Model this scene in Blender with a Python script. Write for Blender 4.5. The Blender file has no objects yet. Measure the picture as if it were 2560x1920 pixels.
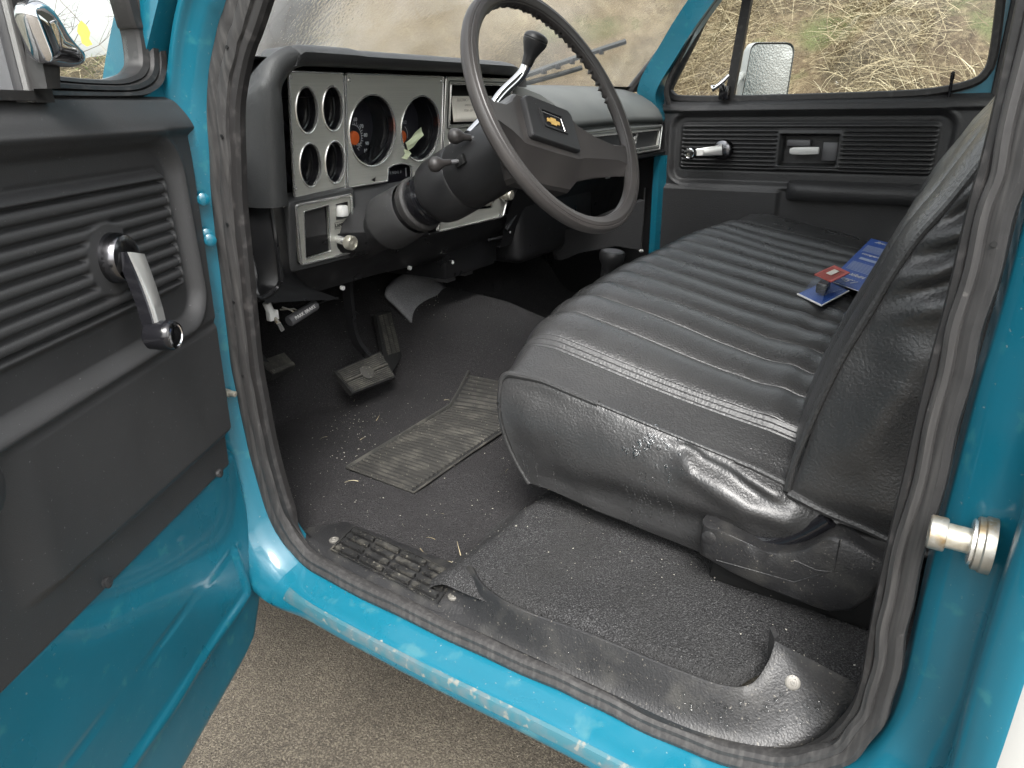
import bpy, bmesh, math, random
import numpy as np
from mathutils import Vector, Matrix, noise as mnoise
random.seed(7); rng = np.random.default_rng(7)
R = math.radians
sc = bpy.context.scene
COL = sc.collection

# ------------------------------------------------------------------ camera
# metres, camera height is z = 0, x runs across the truck to the passenger side, y runs forward; the ground is at z = GZ
GZ = -1.27
FPX = 1750.0                                   # focal length in pixels of the 2560 x 1920 photograph
def _axes():
    X = np.array([2450 - 1280., 241 - 960., FPX]); Y = np.array([-1650 - 1280., 320 - 960., FPX])
    X /= np.linalg.norm(X); Y /= np.linalg.norm(Y)
    s = X + Y; d = X - Y; s /= np.linalg.norm(s); d -= s * (d @ s); d /= np.linalg.norm(d)
    X = (s + d) / 2 ** .5; Y = (s - d) / 2 ** .5
    return np.stack([X, Y, np.cross(X, Y)], 1)
CR = _axes()
cam = bpy.data.cameras.new('camera'); camo = bpy.data.objects.new('camera', cam); COL.objects.link(camo)
cam.sensor_width = 36; cam.lens = 36 * FPX / 2560; cam.clip_start = .02; cam.clip_end = 900
m = np.eye(4); m[:3, 0] = CR[0]; m[:3, 1] = -CR[1]; m[:3, 2] = -CR[2]
camo.matrix_world = Matrix(m.tolist()); sc.camera = camo

# ------------------------------------------------------------------ world, sun, exposure
w = bpy.data.worlds.new('World'); sc.world = w; w.use_nodes = True
nt = w.node_tree; bg = nt.nodes['Background']
SUN_EL, SUN_ROT = R(52), R(238)
sky = nt.nodes.new('ShaderNodeTexSky'); sky.sky_type = 'NISHITA'; sky.sun_disc = False
sky.sun_elevation = SUN_EL; sky.sun_rotation = SUN_ROT; sky.air_density = 1.6; sky.dust_density = 5; sky.ozone_density = 1
bw = nt.nodes.new('ShaderNodeRGBToBW'); mx = nt.nodes.new('ShaderNodeMix'); mx.data_type = 'RGBA'
mx.inputs[0].default_value = .86                # overcast: most of the blue is gone from the sky
nt.links.new(sky.outputs[0], bw.inputs[0]); nt.links.new(sky.outputs[0], mx.inputs[6]); nt.links.new(bw.outputs[0], mx.inputs[7])
nt.links.new(mx.outputs[2], bg.inputs[0]); bg.inputs[1].default_value = .15
sl = bpy.data.lights.new('sun', 'SUN'); sl.energy = 1.3; sl.angle = R(25); sl.color = (1, .97, .93)
so = bpy.data.objects.new('sun', sl); COL.objects.link(so)
sd = Vector((math.sin(SUN_ROT) * math.cos(SUN_EL), math.cos(SUN_ROT) * math.cos(SUN_EL), math.sin(SUN_EL)))
so.rotation_euler = sd.to_track_quat('Z', 'Y').to_euler(); so.location = sd * 20
vs = sc.view_settings; vs.view_transform = 'Standard'; vs.look = 'None'; vs.gamma = 1; vs.use_curve_mapping = False
vs.exposure = 1.8
sc.cycles.use_denoising = True; sc.cycles.max_bounces = 10; sc.cycles.transparent_max_bounces = 16; sc.cycles.diffuse_bounces = 5
sc.cycles.sample_clamp_indirect = 6

# ------------------------------------------------------------------ helpers
def ray(u, v):
    return CR.T @ np.array([(u - 1280) / FPX, (v - 960) / FPX, 1.])
def P(u, v, x=None, y=None, z=None):           # the point at pixel u, v of the photograph on a plane of the truck
    d = ray(u, v)
    k = x / d[0] if x is not None else y / d[1] if y is not None else z / d[2]
    return Vector((d * k).tolist())
def obj(name, bm, mat, parent=None, label=None, kind=None, sharp=38, cat=None, group=None):
    if isinstance(bm, bmesh.types.BMesh):
        bmesh.ops.recalc_face_normals(bm, faces=bm.faces)
        if sharp is not None:
            cs = math.cos(R(sharp))
            for f in bm.faces: f.smooth = True
            for e in bm.edges:
                if len(e.link_faces) == 2 and e.link_faces[0].normal.dot(e.link_faces[1].normal) < cs: e.smooth = False
        me = bpy.data.meshes.new(name); bm.to_mesh(me); bm.free()
    else: me = bm
    o = bpy.data.objects.new(name, me); COL.objects.link(o)
    if mat is not None:
        me.materials.clear() if not hasattr(me, 'body') else None
        me.materials.append(mat)
    if parent is not None: attach(o, parent)
    if label: o['label'] = label
    if kind: o['kind'] = kind
    if cat: o['category'] = cat
    if group: o['group'] = group
    return o
def attach(o, parent):
    o.parent = parent
    o.matrix_parent_inverse = (Matrix.Translation(parent['_at']) if '_at' in parent else Matrix.Identity(4)).inverted()
def empty(name, at, label=None, cat=None, parent=None, group=None):
    o = bpy.data.objects.new(name, None); COL.objects.link(o); o.empty_display_size = .1
    if parent is None: o.location = at; o['_at'] = list(at)
    else: attach(o, parent)
    if label: o['label'] = label
    if cat: o['category'] = cat
    if group: o['group'] = group
    return o
def V(*a): return Vector(a)
def grid(bm, pts, closed_u=False, closed_v=False):
    n, k = len(pts), len(pts[0])
    vs_ = [[bm.verts.new(p) for p in row] for row in pts]
    for i in range(n if closed_u else n - 1):
        for j in range(k if closed_v else k - 1):
            a, b, c, d = vs_[i][j], vs_[(i + 1) % n][j], vs_[(i + 1) % n][(j + 1) % k], vs_[i][(j + 1) % k]
            try: bm.faces.new((a, b, c, d))
            except ValueError: pass
    return vs_
def npgrid(name, A):                           # A: n x k x 3 array -> mesh
    n, k, _ = A.shape
    i = np.arange(n * k).reshape(n, k)
    f = np.stack([i[:-1, :-1], i[1:, :-1], i[1:, 1:], i[:-1, 1:]], -1).reshape(-1, 4)
    me = bpy.data.meshes.new(name); me.from_pydata(A.reshape(-1, 3).tolist(), [], f.tolist()); me.update()
    me.polygons.foreach_set('use_smooth', [True] * len(me.polygons))
    return me
def box(bm, lo, hi, bevel=0, seg=2, M=None):
    lo, hi = Vector(lo), Vector(hi); c = (lo + hi) / 2; s = hi - lo
    r = bmesh.ops.create_cube(bm, size=1, matrix=(M or Matrix.Identity(4)) @ Matrix.Translation(c) @ Matrix.Diagonal((s.x, s.y, s.z, 1)))
    if bevel:
        vv = set(r['verts']); ee = [e for e in bm.edges if e.verts[0] in vv and e.verts[1] in vv]
        bmesh.ops.bevel(bm, geom=ee, offset=bevel, segments=seg, profile=.5, affect='EDGES')
def frame_of(a, up=None):
    a = Vector(a).normalized(); up = Vector(up) if up is not None else V(0, 0, 1)
    if abs(a.dot(up.normalized())) > .98: up = V(1, 0, 0)
    b = a.cross(up).normalized(); c = b.cross(a).normalized()
    return a, b, c
def smooth_path(pts, n=8, closed=False):       # Catmull-Rom
    pts = [Vector(p) for p in pts]; out = []; k = len(pts)
    rr = range(k if closed else k - 1)
    for i in rr:
        p0 = pts[(i - 1) % k] if closed or i > 0 else pts[0] * 2 - pts[1]
        p1, p2 = pts[i], pts[(i + 1) % k]
        p3 = pts[(i + 2) % k] if closed or i + 2 < k else p2 * 2 - p1
        for j in range(n):
            t = j / n
            out.append(.5 * ((2 * p1) + (p2 - p0) * t + (2 * p0 - 5 * p1 + 4 * p2 - p3) * t * t + (3 * p1 - p0 - 3 * p2 + p3) * t ** 3))
    if not closed: out.append(pts[-1].copy())
    return out
def sweep(bm, path, prof, up=(0, 0, 1), closed=False, closed_prof=True, caps=True):
    path = [Vector(p) for p in path]; n = len(path); rows = []
    prev = None
    for i, p in enumerate(path):
        a = (path[(i + 1) % n] - path[(i - 1) % n]) if closed else (path[min(i + 1, n - 1)] - path[max(i - 1, 0)])
        if a.length < 1e-9: a = V(0, 0, 1)
        a.normalize(); u = Vector(up) if not callable(up) else Vector(up(p, i))
        b = a.cross(u)
        if b.length < 1e-4: b = prev or a.orthogonal()
        b.normalize(); prev = b; c = b.cross(a).normalized()
        pr = prof(i / max(1, n - 1)) if callable(prof) else prof
        rows.append([p + b * x + c * y for x, y in pr])
    vv = grid(bm, rows, closed_u=closed, closed_v=closed_prof)
    if caps and not closed and closed_prof:
        for row in (vv[0], vv[-1]):
            try: bm.faces.new(row)
            except ValueError: pass
    return vv
def circ(r, n=10, ry=None):
    return [(r * math.cos(2 * math.pi * k / n), (ry or r) * math.sin(2 * math.pi * k / n)) for k in range(n)]
def tube(bm, path, r, n=8, closed=False, up=(0, 0, 1), caps=True):
    if callable(r): return sweep(bm, path, lambda t: circ(r(t), n), up, closed, True, caps)
    return sweep(bm, path, circ(r, n), up, closed, True, caps)
def lathe(bm, o, axis, prof, seg=24, caps=True):          # prof: (distance along axis, radius)
    a, b, c = frame_of(axis); o = Vector(o)
    rows = [[o + a * h + (b * math.cos(2 * math.pi * k / seg) + c * math.sin(2 * math.pi * k / seg)) * max(r, 1e-5) for k in range(seg)] for h, r in prof]
    vv = grid(bm, rows, closed_v=True)
    for row, (h, r) in ((vv[0], prof[0]), (vv[-1], prof[-1])):
        if r > 1e-4 and caps:
            try: bm.faces.new(row)
            except ValueError: pass
def plate(bm, outer, holes, vec):              # flat plate with holes, extruded by vec
    from mathutils.geometry import delaunay_2d_cdt
    vec = Vector(vec); loops = [[Vector(p) for p in lp] for lp in [outer] + list(holes)]
    nrm = V(0, 0, 0)
    for i, p in enumerate(loops[0]): nrm += p.cross(loops[0][(i + 1) % len(loops[0])])
    if nrm.length < 1e-12: nrm = vec.copy()
    nrm.normalize(); ex = nrm.orthogonal().normalized(); ey = nrm.cross(ex); o = loops[0][0]
    co, edges, rings = [], [], []
    for lp in loops:
        b = len(co); rings.append(list(range(b, b + len(lp)))); co += lp
        edges += [(b + i, b + (i + 1) % len(lp)) for i in range(len(lp))]
    flat = [Vector(((p - o).dot(ex), (p - o).dot(ey))) for p in co]
    _, _, tris, ov, _, _ = delaunay_2d_cdt(flat, edges, [], 0, 1e-9)
    first = {}
    for k, l in enumerate(ov):
        if l: first[k] = l[0]
    def inside(p, ring):
        r = False
        for i in range(len(ring)):
            a, b = flat[ring[i]], flat[ring[(i + 1) % len(ring)]]
            if (a.y > p.y) != (b.y > p.y) and p.x < (b.x - a.x) * (p.y - a.y) / (b.y - a.y) + a.x: r = not r
        return r
    v0 = [bm.verts.new(p) for p in co]; v1 = [bm.verts.new(p + vec) for p in co]
    for t in tris:
        if any(k not in first for k in t): continue
        t = [first[k] for k in t]
        if len(set(t)) < 3: continue
        c = (flat[t[0]] + flat[t[1]] + flat[t[2]]) / 3
        if not inside(c, rings[0]) or any(inside(c, r) for r in rings[1:]): continue
        for vv in (v0, v1):
            try: bm.faces.new([vv[k] for k in t])
            except ValueError: pass
    for ring in rings:
        for i in range(len(ring)):
            a, b = ring[i], ring[(i + 1) % len(ring)]
            try: bm.faces.new((v0[a], v0[b], v1[b], v1[a]))
            except ValueError: pass
def prism(bm, poly, vec): plate(bm, poly, [], vec)
def rrect(x0, x1, y0, y1, r, n=5):             # rounded rectangle outline, 2-D
    out = []
    for cx, cy, a0 in ((x1 - r, y1 - r, 0), (x0 + r, y1 - r, 90), (x0 + r, y0 + r, 180), (x1 - r, y0 + r, 270)):
        for k in range(n + 1):
            a = R(a0 + 90 * k / n); out.append((cx + r * math.cos(a), cy + r * math.sin(a)))
    return out
def round_poly(poly, r, n=4):                  # round the corners of a 2-D polygon
    out = []; k = len(poly)
    for i in range(k):
        p0, p, p1 = (Vector(poly[(i + d) % k]) for d in (-1, 0, 1))
        rr = r[i] if isinstance(r, (list, tuple)) else r
        a = p + (p0 - p).normalized() * min(rr, (p0 - p).length * .45); b = p + (p1 - p).normalized() * min(rr, (p1 - p).length * .45)
        for j in range(n + 1):
            t = j / n; out.append(tuple(a * (1 - t) ** 2 + p * 2 * t * (1 - t) + b * t * t))
    return out
def text(name, s, size, at, ex, ey, mat, parent, depth=.0004, align='CENTER', shear=0):
    cu = bpy.data.curves.new(name, 'FONT'); cu.body = s; cu.size = size; cu.extrude = depth; cu.align_x = align; cu.align_y = 'CENTER'; cu.shear = shear
    cu.resolution_u = 2
    o = bpy.data.objects.new(name, cu); COL.objects.link(o); cu.materials.append(mat)
    ex, ey = Vector(ex).normalized(), Vector(ey).normalized(); ez = ex.cross(ey).normalized(); ey = ez.cross(ex)
    M = Matrix.Identity(4)
    for i, a in enumerate((ex, ey, ez, Vector(at))):
        for j in range(3): M[j][i] = a[j]
    attach(o, parent)
    o.matrix_basis = M
    return o
def sst(a, b, x):                              # smoothstep, arrays allowed
    t = np.clip((x - a) / (b - a), 0, 1); return t * t * (3 - 2 * t)
def sd_rr(x, y, x0, x1, y0, y1, r):            # signed distance to a rounded rectangle (arrays)
    qx = np.abs(x - (x0 + x1) / 2) - (x1 - x0) / 2 + r; qy = np.abs(y - (y0 + y1) / 2) - (y1 - y0) / 2 + r
    return np.hypot(np.maximum(qx, 0), np.maximum(qy, 0)) + np.minimum(np.maximum(qx, qy), 0) - r
def ridge(x, y, pts, width, amp):              # soft ridge along a polyline (arrays); amp: one number per point or one for all
    d = np.full(np.shape(x), 9.); h = np.zeros(np.shape(x))
    am = amp if isinstance(amp, (list, tuple)) else [amp] * len(pts)
    wd = width if isinstance(width, (list, tuple)) else [width] * len(pts)
    best = np.zeros(np.shape(x))
    for i in range(len(pts) - 1):
        ax, ay = pts[i]; bx, by = pts[i + 1]; L = (bx - ax) ** 2 + (by - ay) ** 2
        t = np.clip(((x - ax) * (bx - ax) + (y - ay) * (by - ay)) / L, 0, 1)
        dd = np.hypot(x - ax - t * (bx - ax), y - ay - t * (by - ay))
        g = (am[i] * (1 - t) + am[i + 1] * t) * np.exp(-(dd / (wd[i] * (1 - t) + wd[i + 1] * t)) ** 2)
        best = np.where(np.abs(g) > np.abs(best), g, best)
    return best
def fbm(x, y, sc_, seed=0):                    # cheap smooth noise for arrays
    out = np.zeros(np.shape(x)); rr = np.random.default_rng(seed)
    for o in range(14):
        a = rr.uniform(0, 2 * math.pi); f = sc_ * rr.uniform(.6, 2.2); p = rr.uniform(0, 6.28)
        out += np.sin((x * math.cos(a) + y * math.sin(a)) * f + p + 1.3 * np.sin((y * math.cos(a) - x * math.sin(a)) * f * .7 + p))
    return out / 14 ** .5

# ------------------------------------------------------------------ materials
def material(name, base, rough=.5, metal=0., spec=.5, coat=0., bumps=(), tint=None, rvar=None, aniso=0):
    """bumps: (kind, scale, strength, distance); tint: list of (scale, detail, lo, hi, colour) noise patches; rvar: (scale, lo, hi) of roughness"""
    ma = bpy.data.materials.new(name); ma.use_nodes = True; t = ma.node_tree; b = t.nodes['Principled BSDF']
    b.inputs['Base Color'].default_value = (*base, 1); b.inputs['Roughness'].default_value = rough
    b.inputs['Metallic'].default_value = metal; b.inputs['Specular IOR Level'].default_value = spec
    b.inputs['Coat Weight'].default_value = coat; b.inputs['Coat Roughness'].default_value = .06 if metal == 0 and coat > .4 else .24
    tc = t.nodes.new('ShaderNodeTexCoord'); co = tc.outputs['Object']
    def tex(kind, s):
        vec = co
        if isinstance(s, (tuple, list)):
            mp = t.nodes.new('ShaderNodeMapping'); mp.inputs['Scale'].default_value = s; t.links.new(co, mp.inputs[0]); vec = mp.outputs[0]; s = 1
        if kind == 'voronoi':
            n = t.nodes.new('ShaderNodeTexVoronoi'); n.inputs['Scale'].default_value = s; t.links.new(vec, n.inputs['Vector']); return n.outputs['Distance']
        if kind == 'edge':
            n = t.nodes.new('ShaderNodeTexVoronoi'); n.feature = 'DISTANCE_TO_EDGE'; n.inputs['Scale'].default_value = s; t.links.new(vec, n.inputs['Vector']); return n.outputs['Distance']
        n = t.nodes.new('ShaderNodeTexNoise'); n.inputs['Scale'].default_value = s
        n.inputs['Detail'].default_value = {'noise': 4, 'soft': 1, 'fine': 2}[kind]; t.links.new(vec, n.inputs['Vector']); return n.outputs['Fac']
    nrm = None
    for kind, s, st, di in bumps:
        bp = t.nodes.new('ShaderNodeBump'); bp.inputs['Strength'].default_value = st; bp.inputs['Distance'].default_value = di
        t.links.new(tex(kind, s), bp.inputs['Height'])
        if nrm: t.links.new(nrm, bp.inputs['Normal'])
        nrm = bp.outputs[0]
    if nrm: t.links.new(nrm, b.inputs['Normal'])
    col = None
    for s, lo, hi, c in tint or ():
        mr = t.nodes.new('ShaderNodeMapRange'); mr.inputs[1].default_value = lo; mr.inputs[2].default_value = hi
        t.links.new(tex('noise', s), mr.inputs[0])
        mxn = t.nodes.new('ShaderNodeMix'); mxn.data_type = 'RGBA'
        t.links.new(mr.outputs[0], mxn.inputs[0])
        if col: t.links.new(col, mxn.inputs[6])
        else: mxn.inputs[6].default_value = (*base, 1)
        mxn.inputs[7].default_value = (*c, 1); col = mxn.outputs[2]
    if col: t.links.new(col, b.inputs['Base Color'])
    if rvar:
        s, lo, hi = rvar; mr = t.nodes.new('ShaderNodeMapRange'); mr.inputs[1].default_value = .3; mr.inputs[2].default_value = .7
        mr.inputs[3].default_value = lo; mr.inputs[4].default_value = hi
        t.links.new(tex('noise', s), mr.inputs[0]); t.links.new(mr.outputs[0], b.inputs['Roughness'])
    return ma
TEAL = (.005, .122, .182)
M = {}
M['paint'] = material('teal paint', TEAL, .32, coat=.7, bumps=[('soft', 60, .06, .002)], tint=[(45, .62, .72, (.02, .16, .20)), (260, .69, .74, (.12, .20, .22))], rvar=(14, .22, .5))
M['paint_sill'] = material('scuffed teal paint', TEAL, .3, coat=.6, bumps=[('soft', 50, .08, .002)],
    tint=[((22, 26, 30), .58, .70, (.04, .16, .20)), ((70, 44, 70), .69, .72, (.27, .28, .25)), (240, .70, .74, (.2, .24, .24))], rvar=(16, .18, .5))
M['greyed_paint'] = material('greyed teal paint', (.030, .115, .145), .55, tint=[(50, .42, .62, (.075, .12, .135)), (70, .60, .68, (.17, .18, .165))])
M['white_paint'] = material('white paint', (.50, .50, .48), .35, coat=.5, bumps=[('soft', 40, .05, .002)])
M['rubber'] = material('weathered rubber', (.030, .029, .029), .6, bumps=[('fine', (900, 900, 30), .25, .0006), ('noise', 220, .2, .0006)], tint=[((200, 200, 5), .45, .75, (.062, .060, .058)), (110, .70, .78, (.10, .095, .09))], rvar=(60, .45, .75))
M['gasket'] = material('window gasket rubber', (.020, .019, .019), .5, bumps=[('fine', 500, .2, .0004)], tint=[(70, .55, .8, (.06, .056, .055))])
M['trim'] = material('grained black door plastic', (.040, .040, .041), .55, bumps=[('fine', 900, .38, .0007)], tint=[(7, .45, .8, (.036, .036, .037)), (330, .70, .745, (.16, .16, .16))], rvar=(9, .46, .64))
M['trim_clean'] = material('black door plastic', (.032, .032, .033), .46, bumps=[('fine', 260, .6, .002)], tint=[(6, .45, .8, (.030, .030, .031))])
M['vinyl'] = material('black leather-grain vinyl', (.034, .034, .0345), .34, bumps=[('edge', 190, -.7, .0022), ('noise', 300, .6, .002), ('noise', 38, .34, .004)], tint=[(9, .5, .8, (.04, .04, .04)), (420, .715, .75, (.14, .14, .14))], rvar=(12, .24, .36), coat=.3)
M['pad'] = material('pebbled dash pad', (.038, .039, .040), .5, bumps=[('voronoi', 200, -1., .005), ('noise', 400, .4, .0015)], tint=[(6, .4, .8, (.045, .047, .047))])
M['pad_faded'] = material('smooth dash top', (.075, .080, .078), .62, bumps=[('fine', 500, .2, .0006)], tint=[(8, .4, .8, (.10, .105, .10))])
M['dash_black'] = material('satin black dash steel', (.014, .014, .015), .33, bumps=[('fine', 700, .12, .0004)], rvar=(20, .26, .42))
M['column'] = material('satin black column', (.020, .020, .021), .42, bumps=[('fine', 900, .18, .0004)], tint=[(300, .72, .75, (.14, .14, .14))])
M['wheel'] = material('dark brown-grey wheel plastic', (.036, .033, .032), .40, bumps=[('fine', 850, .2, .0004)], tint=[(14, .45, .8, (.050, .046, .044))])
M['carpet'] = material('black loop carpet', (.030, .029, .030), .95, spec=.15, bumps=[('noise', 330, 1., .006), ('noise', 140, .5, .004)], tint=[(480, .50, .68, (.070, .068, .070)), (6, .45, .75, (.030, .029, .030)), (420, .715, .74, (.24, .23, .22))])
M['carpet_rear'] = material('grey-black cut carpet', (.030, .030, .031), .95, spec=.15, bumps=[('noise', 380, 1., .006), ('noise', 180, .5, .004)], tint=[(520, .48, .68, (.105, .105, .107)), (7, .45, .75, (.040, .04, .04)), (420, .70, .73, (.3, .29, .28))])
M['felt'] = material('grey felt', (.16, .16, .165), .95, spec=.1, bumps=[('noise', 900, .8, .002)], tint=[(500, .4, .7, (.30, .30, .31))])
M['pedal_rib'] = material('dusty pedal rubber', (.055, .053, .048), .7, bumps=[('noise', 300, .3, .0008)], tint=[(22, .45, .7, (.13, .124, .105)), (240, .62, .70, (.24, .23, .19))])
M['dusty_rib'] = material('dusty rubber ribs', (.034, .033, .030), .65, bumps=[('noise', 300, .3, .0008)], tint=[(22, .48, .72, (.085, .081, .07)), (240, .66, .72, (.24, .23, .19))])
M['mat_rubber'] = material('dusty ribbed rubber', (.014, .014, .014), .6, bumps=[('noise', 300, .3, .0008)], tint=[(24, .52, .75, (.036, .034, .03)), (260, .68, .73, (.20, .19, .17))])
M['sill_plastic'] = material('black sill plastic', (.019, .019, .020), .42, bumps=[('fine', 380, .5, .0014)], tint=[(26, .5, .72, (.040, .039, .037)), (300, .66, .72, (.15, .14, .12))], rvar=(14, .35, .55))
M['tread'] = material('wet dusty tread rubber', (.020, .020, .020), .45, bumps=[('noise', 240, .4, .0016)], tint=[(34, .50, .66, (.080, .076, .066)), (200, .64, .70, (.18, .17, .14))], rvar=(30, .05, .7))
M['alu'] = material('brushed aluminium bezel', (.42, .425, .385), .40, metal=.40, bumps=[('fine', (8, 900, 900), .12, .0003)], tint=[((4, 500, 700), .35, .7, (.48, .48, .44))], rvar=((3, 300, 500), .34, .5))
M['silver'] = material('bright silver trim', (.74, .74, .72), .25, metal=.8)
M['chrome'] = material('chrome', (.82, .82, .83), .07, metal=1.)
M['dull_steel'] = material('dull screw steel', (.22, .21, .19), .5, metal=.5)
M['steel'] = material('worn zinc steel', (.40, .39, .35), .42, metal=.8, bumps=[('noise', 200, .15, .0006)], tint=[(70, .50, .66, (.30, .22, .12)), (120, .6, .7, (.50, .49, .46))])
M['knob'] = material('aged ivory metal knob', (.52, .50, .43), .3, metal=.6, tint=[(120, .5, .7, (.4, .36, .27))])
M['black'] = material('deep black', (.006, .006, .006), .6)
M['gloss_black'] = material('gloss black plastic', (.010, .010, .012), .14)
M['dial'] = material('blue-black dial', (.016, .015, .022), .45)
M['white'] = material('white print', (.75, .75, .74), .6)
M['print'] = material('pale dial print', (.55, .56, .60), .6)
M['orange'] = material('orange needle', (.90, .16, .035), .5)
M['bounce_headliner'] = material('pale headliner', (.55, .55, .52), .9)  # pale so that the unseen liner throws light back down
M['paper'] = material('paper', (.74, .70, .62), .8, bumps=[('noise', 60, .1, .002)])
M['ink'] = material('pencil', (.36, .33, .30), .8)
M['tape'] = material('pale green masking tape', (.56, .62, .42), .7, bumps=[('noise', 260, .4, .0008)])
M['wiper'] = material('dark wiper rubber', (.008, .011, .011), .45)
M['gold'] = material('gold', (.72, .47, .15), .35, metal=.35)
M['card'] = material('blue card', (.022, .085, .37), .42, tint=[(240, .66, .7, (.25, .4, .7))])
M['card_text'] = material('pale blue text', (.36, .42, .58), .6)
M['red'] = material('red plastic', (.52, .05, .03), .35)
M['white_plastic'] = material('pale plastic', (.72, .72, .70), .4)
M['grey_plastic'] = material('grey plastic', (.10, .10, .105), .4)
M['concrete'] = material('brushed concrete', (.080, .066, .049), .75, bumps=[('noise', 240, 1., .006), ('noise', (20, 130, 30), .45, .004)], tint=[(2.5, .3, .7, (.056, .046, .034)), (220, .47, .60, (.140, .120, .088)), (190, .64, .70, (.22, .195, .155)), (160, .62, .70, (.030, .025, .019))])
M['mirror'] = material('wet mirror glass', (.66, .66, .64), .22, metal=1., bumps=[('voronoi', 150, .18, .0012)], tint=[((18, 4, 30), .58, .66, (.9, .9, .88))])
M['soil'] = material('dry bank soil', (.070, .050, .032), .95, spec=.1, bumps=[('noise', 9, 1., .06), ('noise', 45, .8, .02)], tint=[(2.2, .4, .65, (.130, .100, .063)), (14, .5, .68, (.17, .135, .085)), (.8, .48, .58, (.055, .045, .030)), (1.3, .58, .66, (.085, .090, .04)), (40, .6, .7, (.05, .035, .022))])
M['straw'] = None
def straw_mat(name, cols):
    ma = bpy.data.materials.new(name); ma.use_nodes = True; t = ma.node_tree; b = t.nodes['Principled BSDF']; b.inputs['Roughness'].default_value = .7
    at = t.nodes.new('ShaderNodeAttribute'); at.attribute_name = 'shade'; cr = t.nodes.new('ShaderNodeValToRGB')
    t.links.new(at.outputs['Fac'], cr.inputs[0]); t.links.new(cr.outputs[0], b.inputs['Base Color'])
    cr.color_ramp.elements[0].color = (*cols[0], 1); cr.color_ramp.elements[1].color = (*cols[-1], 1)
    for i, c in enumerate(cols[1:-1]):
        e = cr.color_ramp.elements.new((i + 1) / (len(cols) - 1)); e.color = (*c, 1)
    return ma
M['straw'] = straw_mat('straw', [(.075, .055, .033), (.18, .14, .08), (.31, .255, .155), (.45, .40, .275)])
M['twig'] = material('twig bark', (.10, .075, .055), .9)
M['leaf'] = material('yellow leaf', (.70, .45, .08), .6)
def glass(name, refl=.9, blur=0, milk=0.):
    ma = bpy.data.materials.new(name); ma.use_nodes = True; t = ma.node_tree; out = t.nodes['Material Output']; t.nodes.remove(t.nodes['Principled BSDF'])
    tr = t.nodes.new('ShaderNodeBsdfTransparent'); tr.inputs[0].default_value = (.94, .96, .95, 1); last = tr.outputs[0]
    tc = t.nodes.new('ShaderNodeTexCoord')
    if blur:
        rf = t.nodes.new('ShaderNodeBsdfRefraction'); rf.inputs['Color'].default_value = (.86, .88, .88, 1); rf.inputs['IOR'].default_value = 1.07; rf.inputs['Roughness'].default_value = blur
        nz = t.nodes.new('ShaderNodeTexNoise'); nz.inputs['Scale'].default_value = 110; nz.inputs['Detail'].default_value = 2; t.links.new(tc.outputs['Object'], nz.inputs['Vector'])
        bp = t.nodes.new('ShaderNodeBump'); bp.inputs['Strength'].default_value = .28; bp.inputs['Distance'].default_value = .003; t.links.new(nz.outputs[0], bp.inputs['Height']); t.links.new(bp.outputs[0], rf.inputs['Normal'])
        ms = t.nodes.new('ShaderNodeMixShader'); ms.inputs[0].default_value = .93; t.links.new(last, ms.inputs[1]); t.links.new(rf.outputs[0], ms.inputs[2]); last = ms.outputs[0]
    if milk:
        tl = t.nodes.new('ShaderNodeBsdfTranslucent'); tl.inputs[0].default_value = (.8, .8, .78, 1)
        n2 = t.nodes.new('ShaderNodeTexNoise'); n2.inputs['Scale'].default_value = 5; t.links.new(tc.outputs['Object'], n2.inputs['Vector'])
        mr = t.nodes.new('ShaderNodeMapRange'); mr.inputs[1].default_value = .35; mr.inputs[2].default_value = .7; mr.inputs[3].default_value = milk * .5; mr.inputs[4].default_value = milk * 1.6; t.links.new(n2.outputs[0], mr.inputs[0])
        ms = t.nodes.new('ShaderNodeMixShader'); t.links.new(mr.outputs[0], ms.inputs[0]); t.links.new(last, ms.inputs[1]); t.links.new(tl.outputs[0], ms.inputs[2]); last = ms.outputs[0]
    gl = t.nodes.new('ShaderNodeBsdfGlossy'); gl.inputs['Roughness'].default_value = .03
    fr = t.nodes.new('ShaderNodeLayerWeight'); fr.inputs[0].default_value = .5
    pw = t.nodes.new('ShaderNodeMath'); pw.operation = 'POWER'; pw.inputs[1].default_value = 5; t.links.new(fr.outputs['Facing'], pw.inputs[0])
    mu = t.nodes.new('ShaderNodeMath'); mu.operation = 'MULTIPLY_ADD'; mu.inputs[1].default_value = .9 * refl; mu.inputs[2].default_value = .045 * refl; t.links.new(pw.outputs[0], mu.inputs[0])
    ms = t.nodes.new('ShaderNodeMixShader'); t.links.new(mu.outputs[0], ms.inputs[0]); t.links.new(last, ms.inputs[1]); t.links.new(gl.outputs[0], ms.inputs[2])
    t.links.new(ms.outputs[0], out.inputs[0]); return ma
M['glass'] = glass('window glass', .6)
M['lens'] = glass('gauge lens', .5)
M['windshield'] = glass('wet fogged windshield', .5, blur=.15, milk=.12)
M['blister'] = glass('clear blister plastic', 1.)
wd = bpy.data.materials.new('water'); wd.use_nodes = True
b_ = wd.node_tree.nodes['Principled BSDF']; b_.inputs['Base Color'].default_value = (.9, .92, .93, 1); b_.inputs['Roughness'].default_value = .03; b_.inputs['Transmission Weight'].default_value = 1; b_.inputs['IOR'].default_value = 1.33
M['water'] = wd

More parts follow.
